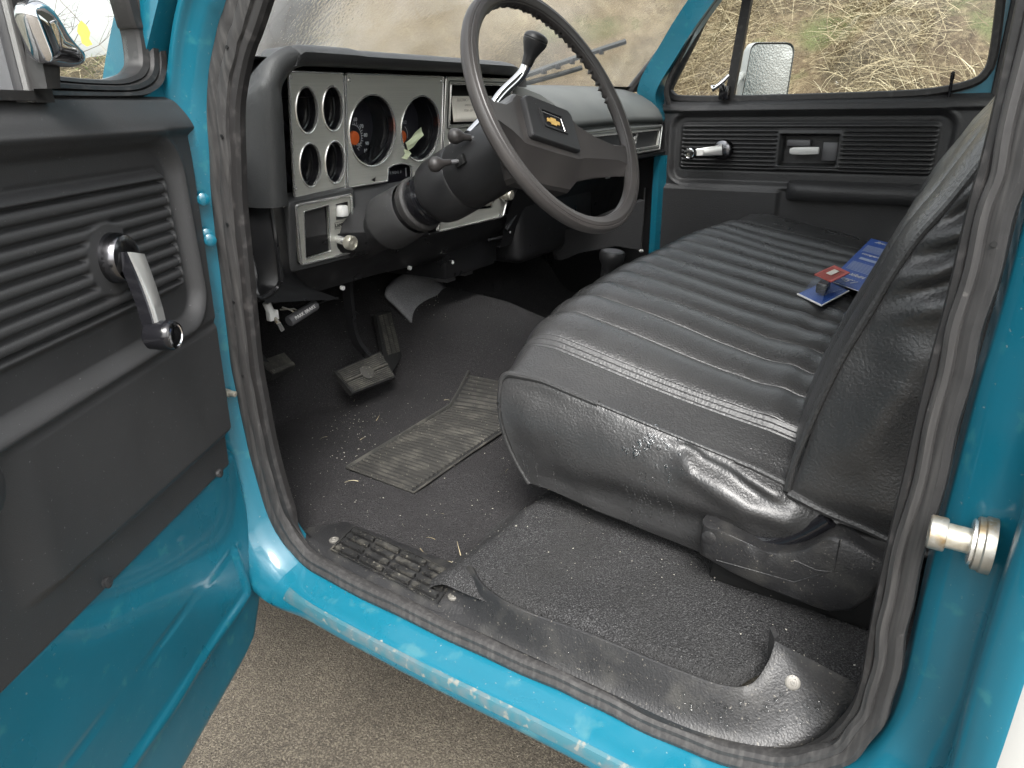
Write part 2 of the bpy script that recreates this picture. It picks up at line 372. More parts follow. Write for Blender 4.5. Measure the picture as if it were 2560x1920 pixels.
# ================================================================== ground, bank, sky-side things
bm = bmesh.new(); grid(bm, [[V(x, y, GZ) for y in (-60, -6, 0, 6, 30, 120)] for x in (-60, -6, 0, 3.9)])
obj('driveway', bm, M['concrete'], kind='structure', sharp=None)
def bank_z(x, y):
    t = np.clip((x - 3.8) / 4.6, 0, 1)
    top = 2.85 - .52 * sst(3.4, 6.6, y) - .16 * sst(8.5, 13, y)
    z = GZ + top * (t * .75 + .25 * t * t * (3 - 2 * t)) - .012 * np.clip(x - 8.4, 0, 60)
    return z + (.07 * fbm(x, y, 1.1, 3) + .03 * fbm(x, y, 4., 4)) * np.clip((x - 3.8) / 1., 0, 1)
xs = np.concatenate([np.linspace(3.8, 10, 90), np.linspace(10.5, 90, 20)]); ys = np.concatenate([np.linspace(-30, -4, 14), np.linspace(-3.6, 20, 230), np.linspace(21, 140, 24)])
XX, YY = np.meshgrid(xs, ys, indexing='ij')
obj('hillside', npgrid('hillside', np.stack([XX, YY, bank_z(XX, YY)], -1)), M['soil'], kind='structure')

def ribbons(name, base, direc, length, width, lift, mat, shade, kind, label=None):
    """bent flat blades, joined: base n x 3, direc n x 3 unit, one number per blade for the rest"""
    n = len(base); side = np.cross(direc, rng.normal(size=(n, 3))); side /= np.linalg.norm(side, axis=1)[:, None]
    rows = []
    bend = rng.normal(0, .18, (n, 3))
    for k, t in enumerate((0., .35, .7, 1.)):
        c = base + direc * (length * t)[:, None] + bend * (length * t * t)[:, None]
        c[:, 2] += lift * math.sin(t * 2.2)
        wd_ = (width * (1 - .75 * t))[:, None] * side
        rows += [c - wd_, c + wd_]
    A = np.stack(rows, 1)                       # n x 8 x 3
    idx = np.arange(n * 8).reshape(n, 8)
    F = np.concatenate([idx[:, [2 * k, 2 * k + 1, 2 * k + 3, 2 * k + 2]] for k in range(3)])
    me = bpy.data.meshes.new(name); me.from_pydata(A.reshape(-1, 3).tolist(), [], F.tolist()); me.update()
    at = me.attributes.new('shade', 'FLOAT', 'POINT'); at.data.foreach_set('value', np.repeat(shade, 8).astype(np.float32))
    return obj(name, me, mat, kind=kind, label=label)
def scatter(n, x0, x1, y0, y1):
    x = rng.uniform(x0, x1, n); y = rng.uniform(y0, y1, n)
    keep = fbm(x, y, 2.3, 11) + .5 * fbm(x, y, 7, 12) > rng.normal(-.35, .55, n)
    return x[keep], y[keep]
parts_ = []
for n, y0, y1 in ((64000, -1.2, 4.6), (20000, 4.6, 13), (9000, 13, 26)):
    x, y = scatter(n, 4.4, 9.2, y0, y1)
    parts_.append((x, y))
x = np.concatenate([p[0] for p in parts_]); y = np.concatenate([p[1] for p in parts_]); n = len(x)
base = np.stack([x, y, bank_z(x, y) + .01], -1)
az = rng.normal(2.6, 1.0, n) + .6 * fbm(x, y, 1.5, 21)
slope = .55 * np.cos(az)                         # lying along the slope
di = np.stack([np.cos(az), np.sin(az), slope + rng.normal(.10, .22, n)], -1)
up = rng.random(n) < .07; di[up] += np.array([0, 0, 1.3])
di /= np.linalg.norm(di, axis=1)[:, None]
ln = rng.gamma(3., .062, n) + .04; ln[up] *= 1.3
big = rng.random(n) < .03
wdt = np.where(big, .006, rng.uniform(.0013, .0032, n)) * np.where(y > 5, 1.5, 1.)
ribbons('dry_grass', base, di, ln, wdt, rng.uniform(0, .06, n), M['straw'], np.clip(rng.beta(2.2, 1.8, n) + .16 * fbm(x, y, 3., 31), 0, 1), 'stuff', 'flattened dry straw covering the bank beside the truck')
x, y = scatter(1500, 4.6, 9.4, -1, 16)
keep = fbm(x, y, 1.6, 55) > .75; x, y = x[keep], y[keep]; n = len(x)
M['green'] = straw_mat('green weeds', [(.05, .08, .02), (.11, .17, .04), (.2, .26, .08)])
az = rng.uniform(0, 6.28, n)
ribbons('green_weeds', np.stack([x, y, bank_z(x, y)], -1), (lambda d: d / np.linalg.norm(d, axis=1)[:, None])(np.stack([np.cos(az), np.sin(az), rng.uniform(.2, 1, n)], -1)),
        rng.uniform(.05, .16, n), rng.uniform(.004, .009, n), rng.uniform(0, .03, n), M['green'], rng.random(n), 'stuff', 'small green weeds between the straw on the bank')

def bare_shrub(x, y, h, seed, label, spread=.5, leaf=False):
    rr = random.Random(seed); z = float(bank_z(np.array(x), np.array(y)))
    root = empty('bare_shrub', (x, y, z), label, 'shrub', group='leafless shrubs on the bank')
    def grow(bm, p, d, L, r, depth):
        pts = [p]; k = 5
        for i in range(k):
            d = (d + V(rr.gauss(0, .16), rr.gauss(0, .16), rr.gauss(.03, .08))).normalized(); p = p + d * L / k; pts.append(p)
        tube(bm, pts, lambda t: r * (1 - .6 * t), 4, caps=False)
        if depth:
            for _ in range(rr.randint(2, 4)):
                i = rr.randint(1, k); dd = (d + V(rr.gauss(0, .7), rr.gauss(0, .7), rr.gauss(.1, .4))).normalized()
                grow(bm, pts[i], dd, L * rr.uniform(.4, .7), r * .55, depth - 1)
    for s in range(5):
        bm = bmesh.new()
        grow(bm, V(x + rr.gauss(0, .12), y + rr.gauss(0, .12), z - .05), V(rr.gauss(0, spread), rr.gauss(0, spread), 1).normalized(), h * rr.uniform(.6, 1), .012 * h / 2, 3)
        obj('stem', bm, M['twig'], root, sharp=None)
    return root
SH = [(9.0, 11.2, 2.3, 'leafless shrub on the bank crest nearest the left edge of the windshield'), (7.6, 15.2, 2.4, 'tall leafless shrub on the bank, seen at the right of the open door window'), (6.6, 15.4, 2.0, 'leafless shrub beside the yellow leaf in the open door window'),
      (5.9, 16.2, 1.9, 'sparse leafless shrub left of the yellow leaf in the open door window'), (8.6, 12.4, 2.2, 'leafless shrub on the bank crest behind the left end of the windshield'),
      (8.8, 10.2, 1.8, 'dark leafless shrub on the bank crest seen high in the middle left of the windshield')]
for i, (x, y, h, lb) in enumerate(SH): bare_shrub(x, y, h, 40 + i, lb)
q = P(212, 92, y=13.5)
lf = bmesh.new()
lo = [(-.05, .0), (-.075, .06), (-.05, .14), (0, .2), (.055, .13), (.075, .05), (.045, -.02), (.07, -.09), (.0, -.12), (-.05, -.08)]
prism(lf, [q + V(a * 1.25, -a * .5, b * 1.3) for a, b in lo], V(.002, .004, 0))
obj('leaf', lf, M['leaf'], label='yellow withered leaf hanging among bare twigs in the open door window', cat='leaf')
bm = bmesh.new(); tube(bm, smooth_path([q + V(.0, 0, .2), q + V(-.06, .3, .5), q + V(-.2, .8, .9), V(q.x + .1, q.y + 1.4, float(bank_z(np.array(q.x + .1), np.array(q.y + 1.4))))]), .006, 5)
obj('hanging_twig', bm, M['twig'], label='thin bare twig holding the yellow leaf outside the open door', cat='twig')

# ================================================================== the truck
truck = empty('pickup_truck', (1.46, .45, GZ), 'teal and white pickup truck with its driver door open onto a black interior', 'truck')
XC = 1.465

# ---- line of the door seal round the opening (in the plane x = .6), and the painted flange that follows it
SEALPX = [(617, 0), (592, 70), (573, 142), (558, 253), (562, 380), (567, 500), (580, 617), (595, 762), (611, 906), (627, 990), (645, 1085), (670, 1185), (705, 1295), (738, 1352), (782, 1397), (884, 1455), (1066, 1543), (1230, 1617), (1396, 1690), (1500, 1738), (1644, 1806), (1807, 1872), (1950, 1903), (2085, 1878), (2160, 1815), (2200, 1727), (2225, 1594), (2255, 1450), (2320, 1190), (2378, 950), (2434, 750), (2495, 500), (2545, 330)]
_pts = [P(u, v, x=.60) for u, v in SEALPX]
SEAL = smooth_path([V(.60, .42, .50), V(.60, .59, .29)] + _pts + [V(.605, -.022, .12), V(.63, -.022, .45)], 6)
SEAL = [V(p.x, p.y, p.z) for p in SEAL]
for _ in range(3): SEAL = [SEAL[0]] + [(SEAL[i - 1] + SEAL[i] * 2 + SEAL[i + 1]) / 4 for i in range(1, len(SEAL) - 1)] + [SEAL[-1]]
cen = V(.60, .42, -.25); n_ = len(SEAL)
def seal_frame(i):
    a = (SEAL[min(i + 1, n_ - 1)] - SEAL[max(i - 1, 0)]).normalized(); side = a.cross(V(-1, 0, 0)).normalized()
    return side if side.dot(cen - SEAL[i]) > 0 else -side
F_SILL = [(.03, .012), (.0, .012), (-.010, .0145), (-.022, .0185), (-.037, .0215), (-.0505, .0240), (-.0550, .0262), (-.0570, .031), (-.0575, .041), (-.0570, .050), (-.0550, .0555), (-.050, .059), (-.01, .068), (.05, .11), (.11, .17), (.16, .22)]
F_REAR = [(.06, .017), (0, .017), (-.012, .019), (-.0235, .0345), (-.0268, .0385), (-.0290, .0440), (-.0330, .0560), (-.048, .0620), (-.064, .0600), (-.075, .0550), (-.084, .0570), (-.091, .0645), (-.097, .0715), (-.1003, .0785), (-.1008, .081), (-.1008, .083)]
F_REAR2 = [(.06, .014), (0, .014), (-.008, .0150), (-.012, .0175), (-.0145, .0205), (-.0175, .0260), (-.0240, .0380), (-.042, .0520)] + F_REAR[8:]
F_FRONT = [(.03, .013), (.0, .012), (-.010, .0155), (-.022, .020), (-.030, .024), (-.036, .030), (-.042, .036), (-.050, .042), (-.056, .050), (-.062, .058), (-.068, .066), (-.074, .075), (-.080, .088), (-.084, .105), (-.088, .125), (-.09, .15)]
F_TOP = [(.03, .013), (.0, .012), (-.010, .0155), (-.022, .020), (-.028, .026), (-.031, .031), (-.034, .034), (-.036, .036), (-.038, .037), (-.04, .038), (-.042, .039), (-.043, .040), (-.044, .041), (-.044, .043), (-.044, .045), (-.044, .047)]
rows = []; tags = []
for i, p in enumerate(SEAL):
    out = -seal_frame(i)
    wr = float(sst(.13, .0, p.y) * sst(-.669, -.53, p.z)) if p.y < .4 else 0.
    wf = float(sst(.70, .83, p.y)) if p.y > .4 and p.z < -.3 else (1. if p.y > .4 else 0.)
    wt = float(sst(-.10, .03, p.z)) if p.y > .3 else 0.
    row = []
    wb = float(sst(-.44, -.58, p.z))
    for s_, r_, r2_, f_, t_ in zip(F_SILL, F_REAR, F_REAR2, F_FRONT, F_TOP):
        r_ = (r_[0] * (1 - wb) + r2_[0] * wb, r_[1] * (1 - wb) + r2_[1] * wb)
        a = [s_[k] * (1 - wr) * (1 - wf) + r_[k] * wr + (f_[k] * (1 - wt) + t_[k] * wt) * wf for k in (0, 1)]
        row.append(p + V(a[0], 0, 0) + out * a[1])
    rows.append(row); tags.append('f' if wf > .5 else 'r' if wr > .5 else 's')
iF = max(i for i, t in enumerate(tags) if t == 'f') ; iR = min(i for i, t in enumerate(tags) if t == 'r')
bm = bmesh.new(); grid(bm, rows[iF:iR + 1]); obj('door_sill', bm, M['paint_sill'], truck, 'scuffed wet teal door sill under the rubber seal', sharp=60)
bm = bmesh.new(); grid(bm, rows[iR:]); obj('rear_door_pillar', bm, M['paint'], truck, 'teal jamb behind the seat carrying the striker bolt', sharp=50)
bm = bmesh.new(); grid(bm, rows[:iF + 1]); fp = obj('front_door_pillar', bm, M['paint'], truck, 'teal front door jamb between the open door and the seal', sharp=60)
bm = bmesh.new(); grid(bm, [[r[k] + V(-.0005, 0, .0004) for k in (5, 6, 7, 8)] for r in rows[iF + 2:iR - 2]]); obj('sill_edge_band', bm, M['greyed_paint'], truck, 'greyish patchy edge of the sill')  # thin strip over the sill edge, greyer than the paint around it
bm = bmesh.new()
rows = []
for z in np.linspace(-.95, -.0, 12):
    rows.append([V(.4995 + .02 * max(0, -z - .7), -.0955, z), V(.488 + .02 * max(0, -z - .7), -.112, z), V(.480 + .03 * max(0, -z - .7), -.16, z), V(.478 + .03 * max(0, -z - .7), -1.6, z)])
grid(bm, rows)
obj('rear_quarter_panel', bm, M['white_paint'], truck, 'white outer panel behind the door opening')
bm = bmesh.new(); rows = []
for z in np.linspace(0, .6, 6): rows.append([V(.4995 + .1 * z, -.0955, z), V(.488 + .1 * z, -.112, z), V(.478 + .12 * z, -.3, z)])
grid(bm, rows); obj('cab_corner_panel', bm, M['paint'], truck)
st = bmesh.new(); sp = V(.560, -.0615, -.312)
lathe(st, sp, (0, 1, 0), [(-.004, .0215), (.0025, .0215), (.0035, .0205)], 28)
stp = obj('striker_bolt', st, M['steel'], truck, 'zinc door striker bolt with stacked washers')
bm = bmesh.new(); lathe(bm, sp, (0, 1, 0), [(.0036, .0203), (.0075, .0203), (.0082, .019)], 28); obj('washer', bm, M['steel'], stp)
bm = bmesh.new(); lathe(bm, sp, (0, 1, 0), [(.0083, .0175), (.0105, .0175), (.0112, .016)], 28); obj('washer', bm, M['silver'], stp)
bm = bmesh.new(); lathe(bm, sp, (0, 1, 0), [(.011, .0098), (.0268, .0098)], 20); obj('shank', bm, M['knob'], stp)
bm = bmesh.new(); lathe(bm, sp, (0, 1, 0), [(.0262, .0125), (.0272, .0132), (.0372, .0132), (.0382, .0122), (.0384, .007), (.0375, .0065)], 24); obj('bolt_head', bm, M['steel'], stp)

for (u, v) in ((514, 498), (524, 586), (531, 600)):
    q = P(u, v, x=.574); bm = bmesh.new(); lathe(bm, q + V(0, .006, 0), (-.5, -1, 0), [(0, .008), (.006, .008), (.008, .005), (.0083, .002)], 12); obj('hinge_bolt', bm, M['paint'], fp)
q = P(585, 978, x=.580); bm = bmesh.new(); lathe(bm, q + V(-.012, .02, 0), (.35, -1, -.1), [(0, .006), (.018, .006), (.019, .0045), (.028, .0045), (.029, .003)], 10); obj('switch_plunger', bm, M['knob'], fp)
# outer windshield pillar skin seen between door frame and jamb
bm = bmesh.new()
path = [V(.545, .935, -.10), V(.545, .905, .0), V(.553, .845, .10), V(.570, .70, .30), V(.59, .54, .52)]
sweep(bm, smooth_path(path, 6), [(-.022, -.03), (.018, -.035), (.03, .02), (-.015, .028)], up=(0, -1, 0))
obj('windshield_pillar', bm, M['paint'], truck)

# door seal: bulb plus flat lip, running round the opening
def seal_prof(): 
    return [(-.0145, .004), (-.0125, .0105), (-.006, .0128), (-.0015, .0112), (.0015, .0090), (.0035, .0112), (.0085, .0115), (.0125, .0085), (.0135, .002), (.0105, -.006), (0, -.008), (-.0125, -.006)]
bm = bmesh.new(); rows = []
for i, p in enumerate(SEAL):
    side = seal_frame(i); out = V(-1, 0, 0)
    wob = .0010 * math.sin(i * .9) + .0008 * math.sin(i * .37)
    ks = 1.0 + ((.45 if p.y > .4 else -.12) * float(sst(-.66, -.58, p.z)))
    rows.append([p + side * (x * ks + wob - .002 * (ks > 1.3)) + out * yv for x, yv in seal_prof()])
grid(bm, rows, closed_v=True)
sealo = obj('door_seal', bm, M['rubber'], truck, 'weathered black rubber seal round the door opening', sharp=30)
bm = bmesh.new(); rows = []; pieces = []            # flat inner lip with a ribbed edge
for i, p in enumerate(SEAL):
    side = seal_frame(i); out = V(-1, 0, 0); k = float(sst(-.645, -.575, p.z)); fr_ = p.y > .4; sg = .004 if fr_ else -.0015; kl = 1. if fr_ else .62
    if k < .01:
        if rows: pieces.append(rows); rows = []
        continue
    rows.append([p + side * (.010 + sg + (x - .011) * kl * k) + out * (yv * k - .006 * (1 - k)) for x, yv in ((.009, .0035), (.017, .0054), (.0235, .0035), (.0255, -.002), (.0235, -.012), (.009, -.012))])
pieces.append(rows)
for rows in pieces: grid(bm, rows, closed_v=True)
obj('seal_lip', bm, M['gasket'], sealo, sharp=30)
for (u, v) in ((568, 118), (555, 340), (568, 560), (584, 755), (607, 940), (2485, 610)):
    q = P(u, v, x=.588); bm = bmesh.new(); lathe(bm, q, (-1, 0, 0), [(0, .0022), (.0012, .0022)], 8); obj('vent_hole', bm, M['black'], sealo)

# ---- cab shell out of frame: roof, back wall, far pillar, cowl, bonnet, wing
bm = bmesh.new(); grid(bm, [[V(x, y, .62 - .04 * ((x - XC) / .8) ** 2) for y in (-.3, .0, .3, .56)] for x in np.linspace(.62, 2.32, 9)]); r_ = obj('roof', bm, M['paint'], truck)
md = r_.modifiers.new('thickness', 'SOLIDIFY'); md.thickness = .03
bm = bmesh.new(); grid(bm, [[V(x, y, .57 - .04 * ((x - XC) / .8) ** 2) for y in (-.24, .0, .3, .50)] for x in np.linspace(.68, 2.26, 9)]); obj('bounce_headliner', bm, M['bounce_headliner'], truck)  # unseen pale liner, added to bounce light onto the seat and footwell
bm = bmesh.new()
plate(bm, [V(.56, -.27, -.7), V(2.37, -.27, -.7), V(2.35, -.25, .62), V(.64, -.25, .62)], [[V(x, -.255, z) for x, z in rrect(.8, 2.12, .08, .48, .06)]], (0, -.04, 0))
obj('cab_back_wall', bm, M['trim_clean'], truck)
bm = bmesh.new(); plate(bm, [V(x, -.275, z) for x, z in rrect(.79, 2.13, .07, .49, .06)], [], (0, .004, 0)); obj('rear_window', bm, M['glass'], truck)
bm = bmesh.new()                                 # far rear pillar seen through the cab
prism(bm, [V(2.34, .012, -.7), V(2.34, .012, .06), V(2.33, .004, .3), V(2.28, .0, .62), V(2.28, -.26, .62), V(2.34, -.26, -.7)], (.06, 0, 0)); obj('far_rear_pillar', bm, M['paint'], truck)
bm = bmesh.new(); tube(bm, [V(2.325, -.018, z) for z in (-.3, 0, .3, .6)], .010, 8); obj('far_door_seal', bm, M['rubber'], truck)
# far windshield pillar
bm = bmesh.new()
path = smooth_path([P(1640, 300, x=2.30), P(1628, 225, x=2.26), P(1680, 130, x=2.24), P(1765, 0, x=2.21), V(2.16, .46, .56)], 6)
sweep(bm, path, [(-.030, -.03), (.034, -.03), (.034, .03), (-.030, .03)], up=(1, 0, 0)); obj('far_windshield_pillar', bm, M['paint'], truck)
bm = bmesh.new(); path = smooth_path([P(1672, 260, x=2.275), P(1668, 215, x=2.25), P(1716, 110, x=2.225), P(1770, 20, x=2.20), V(2.14, .43, .56)], 6)
sweep(bm, path, circ(.0085, 8), up=(1, 0, 0)); obj('far_front_seal', bm, M['rubber'], truck)
def ws_y(x, z): return 1.30 - .36 * ((x - XC) / .80) ** 2 - .9 * (z - .04)
bm = bmesh.new(); rows = []
for x in np.linspace(XC - .835, XC + .775, 34):
    rows.append([V(x * (1 - .06 * (z - .03)) + XC * .06 * (z - .03), ws_y(x, z), z) for z in np.linspace(.03, .60, 10)])
grid(bm, rows); obj('windshield', bm, M['windshield'], truck, 'rain-wet fogged windshield')
bm = bmesh.new()
gp = [V(XC + .777, ws_y(XC + .777, z), z) for z in np.linspace(.60, .03, 10)] + [V(x, ws_y(x, .022) + .004, .022) for x in np.linspace(XC + .77, XC - .83, 30)] + [V(XC - .837, ws_y(XC - .837, z), z) for z in np.linspace(.03, .60, 10)]
tube(bm, gp, .013, 8, up=(0, 1, 0)); obj('windshield_gasket', bm, M['gasket'], truck)
bm = bmesh.new(); rows = []
for x in np.linspace(XC - .93, XC + .93, 14):
    rows.append([V(x, y, -.02 - .05 * max(0, y - 1.4) ** 1.2 - .06 * abs((x - XC) / .93) ** 3) for y in (1.36 - .45 * ((x - XC) / .93) ** 2, 1.5, 1.9, 2.4, 2.75)])
grid(bm, rows); obj('bonnet', bm, M['paint'], truck)
for sx in (-1, 1):
    bm = bmesh.new(); x0 = XC + sx * .965
    grid(bm, [[V(x0 - sx * .03, y, -.05), V(x0, y, -.12), V(x0 + sx * .015, y, -.35), V(x0, y, -.62), V(x0 - sx * .03, y, -.82)] for y in (.98, 1.3, 1.35, 2.3, 2.75)]); obj('front_wing', bm, M['paint'], truck)
bm = bmesh.new(); plate(bm, [V(2.36, -1.6, -.95), V(2.40, -1.6, -.1), V(2.40, .98, -.1), V(2.36, .98, -.95)], [], (.02, 0, 0)); obj('far_body_side', bm, M['paint'], truck)
# wiper
wp = empty('wiper', (0, 0, 0), parent=truck, label='grey windshield wiper lying over the far half of the glass')
a, b = P(1296, 203, y=1.19), P(1478, 120, y=1.06)
def wpt(t, dz=0, dy=0): 
    q = a.lerp(b, t); return V(q.x, ws_y(q.x, q.z) + .022 + dy, q.z + dz)
bm = bmesh.new(); tube(bm, [wpt(t, .010) for t in np.linspace(-.1, 1.0, 12)], .008, 6, up=(0, 1, 0)); obj('blade', bm, M['wiper'], wp)
bm = bmesh.new(); tube(bm, [wpt(t, -.012 - .012 * math.sin(t * 2), .01) for t in np.linspace(-.1, .62, 10)], .007, 6, up=(0, 1, 0)); obj('arm', bm, M['wiper'], wp)
for t in (.2, .34, .48, .62, .76):
    bm = bmesh.new(); q = wpt(t, .005, -.006); box(bm, q - V(.014, .003, .007), q + V(.014, .003, .007), .002); obj('bridge_clip', bm, M['dash_black'], wp)

# ---- carpet: floor, rising toe board, tunnel, higher pan under the seat
def floor_z(x, y):
    z = np.full(np.shape(x), -.65)
    z = z + .047 * sst(.575, .50, y + .10 * (x - .70))                 # pan under the seat
    t = np.clip(y - (1.15 + .02 * np.sin(x * 9)), 0, None); z = z + .80 * t * np.clip(t / .10, 0, 1)  # toe board
    hump = .16 * np.exp(-((x - 1.50) / .20) ** 4) * sst(.45, 1.15, y); z = np.maximum(z, -.65 + hump + .25 * np.clip(y - 1.2, 0, None)) if True else z
    return z + .0022 * fbm(x, y, 9, 5) + .0016 * fbm(x, y, 31, 6)
xs = np.linspace(.615, 2.33, 180); ys = np.concatenate([np.linspace(-.2, 1.42, 190), np.linspace(1.43, 1.5, 5)])
XX, YY = np.meshgrid(xs, ys, indexing='ij')
xmin = .635 + .10 * sst(.58, .54, YY); XX = xmin + (XX - .615) * (2.33 - xmin) / (2.33 - .615); ZZ = floor_z(XX, YY)
carpet = obj('carpet', npgrid('carpet', np.stack([XX, YY, ZZ], -1)), M['carpet'], truck, 'black carpet with crumbs in the footwell')
xs = np.linspace(.635, 1.1, 80); ys = np.linspace(-.02, .585, 110); XX, YY = np.meshgrid(xs, ys, indexing='ij')
xmin = .621 + .051 * sst(.135, .09, YY); XX = xmin + (XX - .635) * (1.1 - xmin) / (1.1 - .635)
edge = .565 - .10 * (XX - .70) + .008 * np.sin(XX * 40); YY = np.minimum(YY, edge)
obj('rear_carpet', npgrid('rear_carpet', np.stack([XX, YY, floor_z(XX, YY) + .003 + .0015 * fbm(XX, YY, 26, 8) - .012 * sst(.02, .0, XX - xmin)], -1)), M['carpet_rear'], carpet, 'greyer cut-pile carpet beside the seat base')
bm = bmesh.new(); grid(bm, [[V(x, 1.49, z) for z in (-.45, 0, .02)] for x in (.66, 2.3)]); grid(bm, [[V(x, y, .02) for y in (1.0, 1.5)] for x in (.66, 2.3)]); obj('firewall', bm, M['black'], truck)
for x_, nm in ((.66, 'kick_panel'), (2.30, 'far_kick_panel')):
    bm = bmesh.new(); s_ = .012 if x_ < 1 else -.012
    prism(bm, [V(x_, .98 if x_ < 1 else .86, -.66), V(x_, .98 if x_ < 1 else .86, -.06), V(x_, 1.49, 0), V(x_, 1.49, -.66)], (s_, 0, 0)); obj(nm, bm, M['dash_black'], truck)

# heel mat: ribbed rubber, one edge curling up the tunnel
A_, B_, C_, D_ = P(1160, 945, z=-.60), P(868, 1172, z=-.648), P(1035, 1235, z=-.648), P(1310, 1045, z=-.63)
A_ = P(1172, 940, z=-.615); K_ = P(1125, 1018, z=-.645)
R1, R2 = P(1300, 1050, z=-.648), P(1352, 985, z=-.612)
def mat_pt(t, s):
    l = B_.lerp(K_, min(1, t / .78)) if t <= .78 else K_.lerp(P(1172, 940, z=-.605), (t - .78) / .22)
    r_ = C_.lerp(R1, min(1, t / .78)) if t <= .78 else R1.lerp(R2, (t - .78) / .22)
    return l.lerp(r_, s) + V(0, 0, .003 + .004 * math.sin(s * 3.1) * t)
bm = bmesh.new(); grid(bm, [[mat_pt(t, s) for s in np.linspace(0, 1, 9)] for t in np.linspace(0, 1, 30)])
hm = obj('heel_mat', bm, M['mat_rubber'], truck, 'dusty ribbed rubber heel mat set in the carpet')
NR = 38
for i in range(NR):
    t0, t1 = (i + .18) / NR, (i + .66) / NR; bm = bmesh.new(); rows = []
    for s in np.linspace(.045, .955, 9):
        a, b = mat_pt(t0, s), mat_pt(t1, s); u_ = V(0, 0, .0036); rows.append([a, a.lerp(b, .18) + u_, a.lerp(b, .82) + u_, b])
    vv = grid(bm, rows); obj('mat_rib', bm, M['dusty_rib'], hm, sharp=30)
bm = bmesh.new(); tube(bm, [B_ + V(0, 0, .003), B_.lerp(K_, .5) + V(0, 0, .004), K_ + V(0, 0, .005), K_.lerp(A_, .5) + V(.004, 0, .008), A_ + V(0, 0, .012)], .004, 6); obj('mat_edge', bm, M['dusty_rib'], hm)
bm = bmesh.new(); tube(bm, [B_ + V(0, 0, .003), C_ + V(0, 0, .003), P(1170, 1140, z=-.648) + V(0, 0, .003), P(1300, 1050, z=-.645)], .0022, 6); obj('mat_edge', bm, M['dusty_rib'], hm)

# ---- sill plates
def poly_at(pix, z): return [P(u, v, z=z) for u, v in pix]
bm = bmesh.new()
rows = []
for (x, y, z) in ((.622, .815, -.640), (.614, .79, -.648), (.606, .75, -.6535), (.602, .70, -.656), (.600, .64, -.657), (.599, .58, -.657), (.598, .50, -.657), (.598, .478, -.657)):
    rows.append([V(x - .004, y, z - .010), V(x - .003, y, z), V(x + .004, y + .001, z + .0045), V(x + .013, y + .001, z + .009), V(x + .020, y + .002, -.6410), V(x + .027, y + .002, -.6395), V(.690, min(y, .775) + .002, -.6385), V(.698, min(y, .77), -.644), V(.70, min(y, .77), -.656)])
grid(bm, rows)
sp_ = obj('sill_plate', bm, M['sill_plastic'], truck, 'dusty black sill step plate with rows of raised tread pads', sharp=40)
Q = [P(885, 1320, z=-.637), P(1143, 1438, z=-.637), P(1090, 1502, z=-.637), P(832, 1375, z=-.637)]
def bil(s, t): return Q[0].lerp(Q[1], s).lerp(Q[3].lerp(Q[2], s), t)
bm = bmesh.new(); plate(bm, [bil(-.02, -.03), bil(1.02, -.03), bil(1.02, 1.03), bil(-.02, 1.03)], [[bil(-.005, -.005), bil(1.005, -.005), bil(1.005, 1.005), bil(-.005, 1.005)]], (0, 0, .0022)); obj('tread_border', bm, M['tread'], sp_)
pad_me = None
for i in range(4):
    for j in range(4):
        s0, s1, t0, t1 = i / 4 + .013, (i + 1) / 4 - .013, j / 4 + .055, (j + 1) / 4 - .055
        bm = bmesh.new()
        ol = [bil(a, b) for a, b in round_poly([(s0, t0), (s1, t0), (s1, t1), (s0, t1)], [.02] * 4, 3)]
        prism(bm, ol, (0, 0, .0042))
        tops = [f for f in bm.faces if f.normal.z > .9 or len(f.verts) > 4]
        obj('tread_pad', bm, M['tread'], sp_)
def screw(q, ax, r, mat_, par, name='screw'):
    bm = bmesh.new(); lathe(bm, q, ax, [(-.002, r), (.0006, r), (.0016, r * .8), (.0017, r * .55), (.0008, r * .5), (.0010, r * .3), (.0015, r * .25)], 16); return obj(name, bm, mat_, par)
screw(P(835, 1349, z=-.637) + V(.0, 0, 0), (0, 0, 1), .0078, M['dull_steel'], sp_); screw(P(1133, 1490, z=-.637), (0, 0, 1), .0078, M['dull_steel'], sp_)

# rear sill moulding: rises against the carpet and turns up the rear pillar
ot = [(.600, .545), (.599, .515), (.5985, .49), (.597, .42), (.5945, .32), (.592, .25), (.589, .165), (.595, .11), (.607, .06), (.628, .025), (.640, .008), (.645, .003)]
oz = [-.656, -.656, -.656, -.656, -.655, -.655, -.654, -.652, -.645, -.626, -.598, -.556]
it = [(.640, .548), (.645, .522), (.658, .497), (.632, .455), (.616, .39), (.619, .29), (.617, .18), (.620, .125), (.632, .100), (.650, .090), (.662, .088), (.668, .088)]
iz = [-.6375, -.632, -.601, -.600, -.599, -.598, -.597, -.596, -.590, -.572, -.560, -.554]
o3 = smooth_path([V(*p, z) for p, z in zip(ot, oz)], 8); i3 = smooth_path([V(*p, z) for p, z in zip(it, iz)], 8)
rows = []
for o_, i_ in zip(o3, i3):
    row = [o_ + V(.001, 0, -.012), o_ + V(.003, 0, .002)]
    up_ = i_.z - o_.z
    for t, k in ((.10, .03), (.22, .08), (.36, .18), (.50, .36), (.64, .58), (.80, .82), (.93, .985), (1., 1.)):
        q = o_.lerp(i_, t); row.append(V(q.x, q.y, o_.z + .004 + (up_ - .004) * k))
    row.append(i_ + V(.004, .0, -.003)); row.append(i_ + V(.005, 0, -.016))
    rows.append(row)
bm = bmesh.new(); grid(bm, rows)
sr = obj('sill_moulding', bm, M['sill_plastic'], truck, 'black plastic sill moulding curling up at its rear corner', sharp=40)
